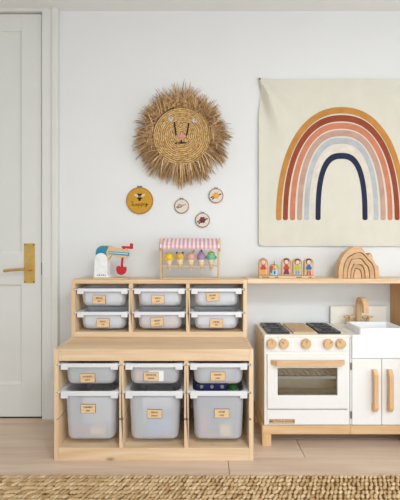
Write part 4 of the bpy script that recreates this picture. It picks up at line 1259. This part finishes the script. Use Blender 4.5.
doll('wooden doll in green shirt and white trousers, fourth along', 297, 0.053, 0.096, 0, person('toy_hair', 'toy_skin', 'toy_lime', None, 'toy_print'))
doll('wooden doll in blue shirt and red trousers, nearest wooden arches', 308.3, 0.053, 0.097, 0, person('toy_hair', 'toy_skin', 'toy_blue', None, 'toy_crimson'))

# nested wooden arches: five pieces with wavy outlines
ay = -0.145
row = 250 + (CAM_Z - SZ) * F_PX / (CAM_D + ay)
AX = at(355.4, 0, ay)[0]
outl = [  # outer half widths left / right and height in picture pixels, then peak offset
    (18.8, 21.6, 29.4), (14.0, 16.8, 23.4), (9.6, 11.8, 18.8), (6.2, 7.4, 14.0), (3.1, 4.1, 9.4)]
sc_ = (CAM_D + ay) / F_PX
def arch_pt(level, t):
    l, r, h = outl[level]
    ct, sn = math.cos(t), math.sin(t)
    w = (r if ct > 0 else l)
    wob = 1 + 0.035 * math.sin(5 * t + 1.3 * level) + 0.02 * math.sin(9 * t + level)
    e = 2.5
    x = math.copysign(abs(ct) ** (2 / e), ct) * w
    z = abs(sn) ** (2 / e) * h * wob
    if level == 0:
        z -= 5.5 * math.exp(-((t - 0.72) / 0.30) ** 2) - 3.2 * math.exp(-((t - 0.98) / 0.10) ** 2) + 4.0 * math.exp(-((t - 1.22) / 0.13) ** 2) - 1.5 * math.exp(-((t - 1.85) / 0.35) ** 2)
    if level in (1, 2): z += 1.6 * math.exp(-((t - 1.75) / 0.4) ** 2) - 2.0 * math.exp(-((t - 0.95) / 0.3) ** 2)
    return x * sc_, z * sc_
arch_labels = ['largest outer piece of the nested wooden arches with wavy top', 'second largest of the nested wooden arches on the shelf', 'middle piece of the five nested wooden arches',
               'second smallest of the nested wooden arches on the shelf', 'smallest wooden arch at the core of the nested arches']
tones = [('e', (226, 188, 146), (202, 160, 116)), ('a', (214, 174, 130), (190, 148, 104)), ('b', (220, 182, 138), (196, 154, 110)), ('c', (212, 172, 128), (188, 146, 102)), ('d', (224, 186, 144), (200, 158, 114))]
for i, (k, l_, d_) in enumerate(tones): wood('arch_wood_%d' % i, rgb(*l_), rgb(*d_), 'x', 45, 0.5, 0, 0, 0.9)
for lv_ in range(5):
    M_ = 40
    outer = [arch_pt(lv_, PI * k / M_) for k in range(M_ + 1)]
    pts = list(outer)
    if lv_ < 4:
        g = 0.96
        inner = [arch_pt(lv_ + 1, PI * k / M_) for k in range(M_ + 1)]
        inner = [(x + math.copysign(0.0032, x) * min(1, abs(x) / 0.004), z + (0.0032 if 0 < k < M_ else 0)) for k, (x, z) in enumerate(inner)]
        bm = B(); vs_ = []
        for yy in (-0.028 + 0.0015 * lv_, 0.028):
            vs_.append(([bm.verts.new((x, yy, z)) for x, z in outer], [bm.verts.new((x, yy, z)) for x, z in inner]))
        (oa, ia), (ob, ib) = vs_
        for k in range(M_):
            bm.faces.new((oa[k], ia[k], ia[k + 1], oa[k + 1])); bm.faces.new((ob[k], ob[k + 1], ib[k + 1], ib[k]))
            bm.faces.new((oa[k], oa[k + 1], ob[k + 1], ob[k])); bm.faces.new((ia[k], ib[k], ib[k + 1], ia[k + 1]))
        for k in (0, M_): bm.faces.new((oa[k], ob[k], ib[k], ia[k]))
    else:
        bm = B(); add_prism(bm, outer, 'y', -0.022, 0.028)
    o = obj('wooden_arch', bm, 'arch_wood_%d' % lv_, bev=0.0012, loc=(AX, ay, SZ))
    tag(o, arch_labels[lv_], 'toy arch', 'nested wooden arches on the shelf')
